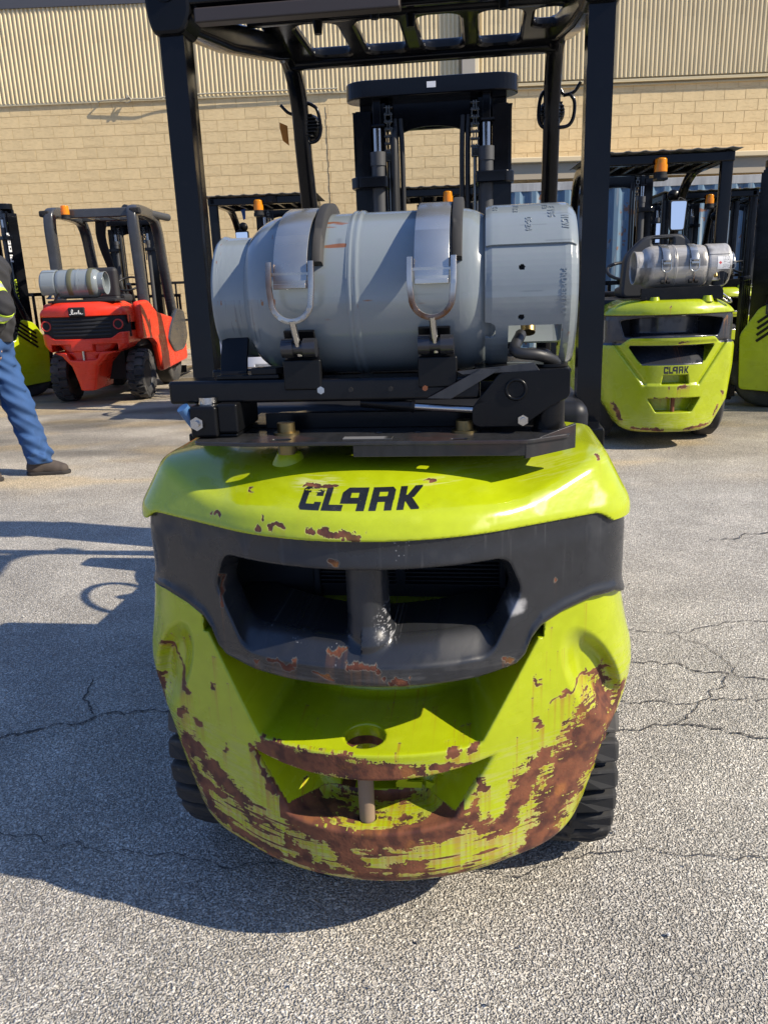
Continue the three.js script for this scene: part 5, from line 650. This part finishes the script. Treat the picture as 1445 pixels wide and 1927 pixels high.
// ---------------------------------------------------------------- red forklift
const redTruck = thing('red_forklift', 'red forklift with dark grey guard and round tail lights, facing the wall', 'forklift', [-3.25, 0, -9.0], -1);
{
  const F = redTruck, dg = mat(1, 1, 1, 0.5, { map: wearColor(0.04, 0.042, 0.046, 0.2, 0.07, 0.07, 0.07), roughnessMap: roughWear });
  const f = (x, y, z) => {
    const ax = Math.abs(x), hw = lerpT([[0.2, 0.12], [0.45, 0.16], [0.56, 0.26], [0.62, 0.42], [0.68, 0.475], [0.95, 0.49], [1.02, 0.485], [1.12, 0.42]], y), q = planQ(x, z * 1.5, hw, 0.07) + 0.10 * ss(0.55, 0.2, y) * 0.3;
    let d = smax(smax(q, 0.18 - y, 0.02), (y - 1.085) * 0.8 + (q + 0.02) * 0.6, 0.03); d = smax(d, y - 1.135, 0.02); d = Math.max(d, -0.62 - z); const dep = -q;
    d = smax(d, -smax(smax(y - 0.985, 0.745 + 0.06 * ss(0.3, 0.42, ax) - y, 0.02), Math.max(ax - 0.48, dep - 0.07), 0.01), 0.01);
    d = smax(d, -smax(smax(y - 0.685, 0.60 - y, 0.02), Math.max(0.12 - ax, ax - 0.37, dep - 0.14), 0.01), 0.01);
    d = smax(d, -smax(smax(y - 0.615, 0.515 - y + ax * ax * 0.3, 0.02), Math.max((ax - 0.19 + (0.6 - y) * 0.5), dep - 0.09), 0.02), 0.01);
    return d;
  };
  const cw = obj('counterweight', sdf(f, [-0.54, 0.14, -0.64], [0.54, 1.16, 0.04], 0.009), M.red, F);
  obj('tow_pin', [rod([0, 0.5, -0.04], [0, 0.63, -0.04], 0.015)], M.steel, cw);
  const gr = obj('grille', [sweep(rectProf(0.235, 0.02, 0.004), [[-0.485, 0.865, -0.26], [-0.44, 0.865, -0.165], [-0.38, 0.865, -0.132], [-0.3, 0.865, -0.10], [-0.2, 0.865, -0.065], [-0.1, 0.865, -0.045], [0, 0.865, -0.038], [0.1, 0.865, -0.045], [0.2, 0.865, -0.065], [0.3, 0.865, -0.10], [0.38, 0.865, -0.132], [0.44, 0.865, -0.165], [0.485, 0.865, -0.26]], [0, 1, 0])], M.dark, cw);
  for (let i = 0; i < 5; i++) obj('grille_bar', [sweep(rectProf(0.02, 0.02, 0.004), [[-0.32, 0.785 + i * 0.04, -0.098], [-0.15, 0.785 + i * 0.04, -0.042], [0, 0.783 + i * 0.04, -0.026], [0.15, 0.785 + i * 0.04, -0.042], [0.32, 0.785 + i * 0.04, -0.098]], [0, 0, 1])], M.charcoal, gr);
  for (const s of [-1, 1]) { const l = obj('tail_light', [rod([s * 0.40, 0.89, -0.20], [s * 0.40, 0.89, -0.112], 0.06, 0.055, 28)], M.dark, cw); obj('lamp_ring', [new THREE.TorusGeometry(0.05, 0.008, 10, 32).translate(s * 0.40, 0.89, -0.11)], mat(0.4, 0.02, 0.015, 0.3), l); }
  const badge = obj('badge', [box(-0.09, 0.09, 0.985, 1.085, -0.03, 0.012, 0.015)], M.dark, cw);
  obj('badge_script', [tube([[-0.075, 1.01, 0.014], [-0.055, 1.012, 0.014], [-0.035, 1.055, 0.014], [-0.045, 1.06, 0.014], [-0.05, 1.02, 0.014], [-0.03, 1.012, 0.014], [-0.02, 1.03, 0.014], [-0.015, 1.012, 0.014], [0, 1.03, 0.014], [0.005, 1.013, 0.014], [0.02, 1.03, 0.014], [0.03, 1.055, 0.014], [0.03, 1.012, 0.014], [0.045, 1.025, 0.014], [0.05, 1.012, 0.014], [0.075, 1.015, 0.014]], 0.004, 100, 6)], M.whitePaint, badge);
  obj('chassis', [box(-0.3, 0.3, 0.25, 0.7, -2.0, -0.5), box(-0.46, 0.46, 0.6, 1.08, -1.3, -0.55, 0.03)], M.dark, F);
  for (const s of [-1, 1]) {
    const sp = obj('side_panel', [prism(roundPoly([[0.45, 0.70], [0.45, 1.12], [0.8, 1.13], [1.15, 0.98], [1.9, 0.88], [2.4, 0.72], [2.4, 0.30], [1.15, 0.26], [1.02, 0.60], [0.85, 0.68]], 0.06), 0.09, 0.03).rotateY(Math.PI / 2).translate(s > 0 ? 0.47 : -0.56, 0, 0)], M.red, F);
    obj('step_cover', [prism(roundPoly([[1.45, 0.62], [1.6, 0.78], [2.0, 1.0], [2.35, 0.95], [2.42, 0.6], [2.2, 0.45], [1.7, 0.45]], 0.08), 0.06, 0.02).rotateY(Math.PI / 2).translate(s > 0 ? 0.525 : -0.585, 0, 0)], dg, sp);
    makeTyre(F, s * 0.44, 0.29, -0.62, 0.295, 0.19, 16); makeTyre(F, s * 0.36, 0.35, -2.1, 0.35, 0.2, 0);
    obj('rear_post', [sweep(rectProf(0.115, 0.13, 0.035), [[s * 0.49, 1.08, -0.85], [s * 0.485, 1.6, -0.84], [s * 0.48, 2.0, -0.82], [s * 0.475, 2.1, -0.85], [s * 0.47, 2.13, -0.95], [s * 0.46, 2.13, -1.5], [s * 0.46, 2.09, -1.75], [s * 0.46, 1.95, -1.88], [s * 0.46, 1.5, -2.0], [s * 0.46, 0.9, -2.2]], [1, 0, 0], 60)], dg, F);
    obj('work_lamp', [box(s * 0.52 - 0.06, s * 0.52 + 0.06, 2.08, 2.15, -0.86, -0.78, 0.02), rod([s * 0.52, 2.115, -0.78], [s * 0.52, 2.115, -0.772], 0.022)], M.dark, F);
  }
  obj('roof', [box(-0.34, 0.44, 2.06, 2.16, -0.93, -0.85, 0.015), box(-0.44, 0.44, 2.08, 2.13, -1.75, -1.66, 0.015), ...[-0.2, 0.05, 0.3].map(x => box(x - 0.02, x + 0.02, 2.09, 2.12, -1.7, -0.9, 0.004))], dg, F);
  obj('tilt_cylinder', [rod([0.35, 2.16, -1.0], [0.58, 2.12, -2.0], 0.045)], M.greyPlastic, F); obj('cab_support', [sweep(rectProf(0.09, 0.06, 0.02), [[-0.20, 2.1, -1.75], [-0.24, 1.9, -1.8], [-0.2, 1.5, -1.95], [-0.1, 1.1, -2.05]], [1, 0, 0], 24, t => 1.5 - t * 0.8)], M.dark, F);
  obj('seat', [box(-0.22, 0.22, 1.1, 1.2, -1.35, -0.8, 0.04), box(-0.16, 0.22, 1.15, 1.51, -0.92, -0.8, 0.05)], M.seat, F);
  const sw = obj('steering_wheel', [new THREE.TorusGeometry(0.15, 0.013, 8, 32).rotateX(-1.0).translate(0.1, 1.32, -1.6)], M.hose, F); obj('steering_column', [rod([0.1, 0.9, -1.85], [0.1, 1.32, -1.6], 0.03)], M.hose, sw);
  obj('cylinder_tray', [box(-0.35, 0.4, 1.13, 1.16, -0.45, -0.12, 0.01), rod([-0.28, 1.14, -0.12], [-0.2, 1.24, -0.1], 0.012)], M.dark, F);
  addBeacon(F, -0.27, 2.05, -0.78, 1.0); addMast(F, -2.35, 2.12, { w: 0.30 });
  obj('load_backrest', [box(-0.72, 0.72, 1.30, 1.335, -2.56, -2.53), ...[-0.7, -0.45, -0.2, 0.2, 0.45, 0.7].map(x => box(x - 0.012, x + 0.012, 0.4, 1.31, -2.555, -2.535)), box(-0.7, 0.7, 0.8, 0.83, -2.556, -2.534)], M.dark, F);
}
const tank3 = tank.clone(); tank3.name = 'grey_gas_cylinder'; tank3.userData = { label: 'smaller looking pale grey gas cylinder lying on the red forklift', category: 'gas cylinder', group: 'gas cylinders lying on forklifts' }; scene.add(tank3);
tank3.children.filter(o => o.name === 'stamped_mark').forEach(o => tank3.remove(o)); placeTank(tank3, redTruck, -0.03, 1.33, -0.28); tank3.rotation.y += Math.PI; tank3.scale.setScalar(1.08);
for (const x of [-0.09, 0.13]) { redTruck.updateMatrixWorld(true); obj('strap', [sweep(rectProf(0.05, 0.004, 0.001), Array.from({ length: 30 }, (_, i) => { const a = -1.9 + 4.3 * i / 29; return [x, 1.33 + 0.162 * Math.cos(a), -0.28 + 0.162 * Math.sin(a)]; }))], mat(0.10, 0.10, 0.055, 0.5), redTruck); }

// ---------------------------------------------------------------- the worker at the left edge
{
  const p = thing('person', 'person in black jacket with reflective sleeve bands and blue jeans, hand in pocket', 'person', [-2.64, 0, -5.58], 0);
  // faces +x, weight on the near leg, far leg a step ahead; joints in metres
  const J = { hipN: [-0.03, 0.92, 0.09], hipF: [-0.01, 0.92, -0.09], kneeN: [-0.08, 0.50, 0.10], kneeF: [0.10, 0.50, -0.08], ankN: [-0.2, 0.10, 0.10], ankF: [0.2, 0.10, -0.06], shN: [0.12, 1.41, 0.18], shF: [0.05, 1.42, -0.19], elN: [0.245, 1.17, 0.235], elF: [-0.02, 1.16, -0.27], haN: [0.05, 0.97, 0.11], haF: [0.0, 0.95, -0.05] };
  const torso = (q, g) => smin(smin(cap(q, [0, 0.96, 0], [0.02, 1.15, 0], 0.135 + g, 0.14 + g), cap(q, [0.03, 1.12, 0], [0.05, 1.36, 0], 0.14 + g, 0.125 + g), 0.06), smin(cap(q, [0.05, 1.38, 0.05], J.shN, 0.10 + g, 0.068 + g), cap(q, [0.05, 1.38, -0.05], J.shF, 0.10 + g, 0.068 + g), 0.05), 0.06);
  const fold = (x, y, z, a) => a * (Math.sin(y * 46 + 3 * Math.sin(z * 22 + x * 15) + x * 28) + 0.6 * Math.sin(y * 83 + x * 50 - z * 30));
  const jacket = (x, y, z) => { const q = [x, y, z]; let d = torso(q, 0.02); for (const [s, e, h] of [[J.shN, J.elN, J.haN], [J.shF, J.elF, J.haF]]) d = smin(d, smin(cap(q, s, e, 0.074, 0.062), cap(q, e, [h[0] - 0.005, h[1] - 0.03, h[2] + Math.sign(h[2]) * 0.02], 0.062, 0.058), 0.03), 0.04); d += fold(x, y, z, 0.0035); d = smax(d, 0.93 + 0.02 * Math.sin(x * 20) - y, 0.01); return smax(d, y - 1.53, 0.02); };
  const jeans = (x, y, z) => { const q = [x, y, z]; let d = cap(q, [0.01, 0.95, 0.05], [0.01, 0.95, -0.05], 0.125); for (const [h, k, a] of [[J.hipN, J.kneeN, J.ankN], [J.hipF, J.kneeF, J.ankF]]) d = smin(d, smin(cap(q, h, k, 0.112, 0.086), cap(q, k, [a[0], a[1] + 0.03, a[2]], 0.086, 0.088), 0.05), 0.05); d += fold(x, y, z, 0.007) * ss(1.0, 0.8, y) + 0.006 * Math.sin(y * 60 - x * 40 + 2 * Math.sin(z * 30)) * ss(0.35, 0.12, y); d = smax(d, y - 1.0, 0.015); return smax(d, 0.085 - y, 0.006); };
  const shoe = (a, yaw) => (x, y, z) => { const c = Math.cos(yaw), s = Math.sin(yaw), u = (x - a[0]) * c + (z - a[2]) * s, v = -(x - a[0]) * s + (z - a[2]) * c, q = [u, y, v]; let d = smin(cap(q, [-0.05, 0.045, 0], [0.15, 0.035, 0.005], 0.048, 0.042), cap(q, [-0.03, 0.06, 0], [-0.03, 0.15, 0], 0.052, 0.055), 0.04); d = smin(d, cap(q, [0.02, 0.08, 0], [0.10, 0.05, 0], 0.045, 0.04), 0.03); return smax(d, 0.002 - y, 0.012); };
  // one body: head with face, neck, trunk, arms, hands, legs
  const body = (x, y, z) => {
    const q = [x, y, z]; let d = torso(q, -0.01); d = smin(d, cap(q, [0.05, 1.44, 0], [0.0, 1.58, 0], 0.055, 0.052), 0.03);
    let h = smin(Math.hypot((x + 0.01) / 1.05, (y - 1.69) / 1.1, z / 0.82) - 0.092, cap(q, [0.03, 1.60, 0], [0.05, 1.585, 0], 0.058, 0.042), 0.04); h = smin(h, cap(q, [0.092, 1.665, 0], [0.112, 1.635, 0], 0.010, 0.016), 0.015); for (const s of [-1, 1]) { h = smin(h, Math.hypot((x + 0.005) / 1, (y - 1.655) / 1.5, (z - s * 0.082) / 0.5) - 0.02, 0.01); h = smax(h, -(Math.hypot(x - 0.092, y - 1.68, z - s * 0.033) - 0.014), 0.012); h = Math.min(h, Math.hypot(x - 0.078, y - 1.68, z - s * 0.033) - 0.012); } h = smax(h, -(cap(q, [0.095, 1.595, -0.022], [0.095, 1.595, 0.022], 0.0045)), 0.006);
    d = smin(d, h, 0.02); for (const [s, e, w] of [[J.shN, J.elN, J.haN], [J.shF, J.elF, J.haF]]) { d = smin(d, smin(cap(q, s, e, 0.05, 0.042), cap(q, e, w, 0.042, 0.03), 0.02), 0.03); const sz = Math.sign(w[2]); d = smin(d, cap(q, w, [w[0] + 0.01, w[1] - 0.06, w[2] - sz * 0.03], 0.03, 0.034), 0.02); [-0.03, -0.01, 0.01, 0.028].forEach((o, i) => { d = smin(d, cap(q, [w[0] + 0.01 + o, w[1] - 0.08, w[2] - sz * 0.035], [w[0] + 0.015 + o, w[1] - 0.145 - 0.012 * Math.sin(i * 1.1), w[2] - sz * 0.06], 0.0095, 0.008), 0.006); }); d = smin(d, cap(q, [w[0] + 0.035, w[1] - 0.045, w[2] - sz * 0.02], [w[0] + 0.06, w[1] - 0.09, w[2] - sz * 0.04], 0.011, 0.009), 0.008); }
    for (const [h, k, a] of [[J.hipN, J.kneeN, J.ankN], [J.hipF, J.kneeF, J.ankF]]) d = smin(d, smin(cap(q, h, k, 0.088, 0.058), cap(q, k, a, 0.056, 0.04), 0.03), 0.04); return d;
  };
  obj('body', sdf(body, [-0.34, 0.05, -0.36], [0.36, 1.84, 0.36], 0.011), mat(0.42, 0.25, 0.17, 0.55), p);
  obj('hair', sdf((x, y, z) => Math.max(Math.hypot((x + 0.014) / 1.05, (y - 1.695) / 1.1, z / 0.84) - 0.099, 1.70 - y + (x - 0.0) * 0.9 - 0.02), [-0.15, 1.55, -0.13], [0.12, 1.84, 0.13], 0.008), mat(0.03, 0.02, 0.015, 0.8), p);
  const cloth = k => tex(256, 256, (u, v) => { const n = fbm(u * 10, v * 10, 4), w = 0.5 + 0.5 * Math.sin((u + v) * 700); return [k[0] * (0.75 + 0.5 * n + 0.1 * w), k[1] * (0.75 + 0.5 * n + 0.1 * w), k[2] * (0.75 + 0.5 * n + 0.1 * w)]; }, true);
  const jk = obj('jacket', sdf(jacket, [-0.26, 0.88, -0.38], [0.36, 1.56, 0.38], 0.009), mat(1, 1, 1, 0.9, { map: cloth([0.022, 0.022, 0.024]) }), p);
  // reflective bands wrap the sleeves
  const band = (s, e, t0, t1, g) => { const A = arr(s), B = arr(e), a = A.clone().lerp(B, t0), b = A.clone().lerp(B, t1); return (x, y, z) => { const dx = B.x - A.x, dy = B.y - A.y, dz = B.z - A.z, L = Math.hypot(dx, dy, dz), k = ((x - A.x) * dx + (y - A.y) * dy + (z - A.z) * dz) / L, c = (t0 + t1) / 2 * L, h = (t1 - t0) / 2 * L; const near = cap([x, y, z], [a.x, a.y, a.z], [b.x, b.y, b.z], 0.105); return smax(Math.max(jacket(x, y, z) - g, near), Math.abs(k - c) - h, 0.004); }; };
  const hv = mat(0.55, 0.75, 0.05, 0.6), sv = mat(0.42, 0.44, 0.44, 0.35, { metalness: 0.3 });
  for (const [s, e, t] of [[J.shN, J.elN, 0.44], [J.elN, J.haN, 0.02]]) { const L = arr(s).distanceTo(arr(e)), k = 0.034 / L; const b = obj('sleeve_band', sdf(band(s, e, t, t + 2.2 * k, 0.003), [-0.26, 0.9, 0.06], [0.38, 1.5, 0.40], 0.005), hv, jk); obj('reflective_tape', sdf(band(s, e, t + 0.55 * k, t + 1.65 * k, 0.005), [-0.26, 0.9, 0.06], [0.38, 1.5, 0.40], 0.005), sv, b); }
  obj('jeans', sdf(jeans, [-0.42, 0.05, -0.24], [0.40, 1.05, 0.24], 0.009), mat(1, 1, 1, 0.85, { map: cloth([0.022, 0.066, 0.175]) }), p);
  for (const [a, w] of [[J.ankN, 0.1], [J.ankF, -0.05]]) obj('shoe', sdf(shoe(a, w), [a[0] - 0.14, -0.01, a[2] - 0.12], [a[0] + 0.26, 0.22, a[2] + 0.12], 0.006), mat(1, 1, 1, 0.85, { map: cloth([0.06, 0.047, 0.038]) }), p);
  for (const [a, w] of [[J.ankN, 0.1], [J.ankF, -0.05]]) { const c = Math.cos(w), s = Math.sin(w); obj('sole', sdf((x, y, z) => { const u = (x - a[0]) * c + (z - a[2]) * s, v = -(x - a[0]) * s + (z - a[2]) * c; return smax(cap([u, 0, v], [-0.05, 0, 0], [0.155, 0, 0.004], 0.056, 0.05), Math.abs(y - 0.012) - 0.012, 0.006); }, [a[0] - 0.14, -0.02, a[2] - 0.12], [a[0] + 0.26, 0.05, a[2] + 0.12], 0.005), mat(0.025, 0.022, 0.02, 0.85), p); }
}

renderer.render(scene, camera);
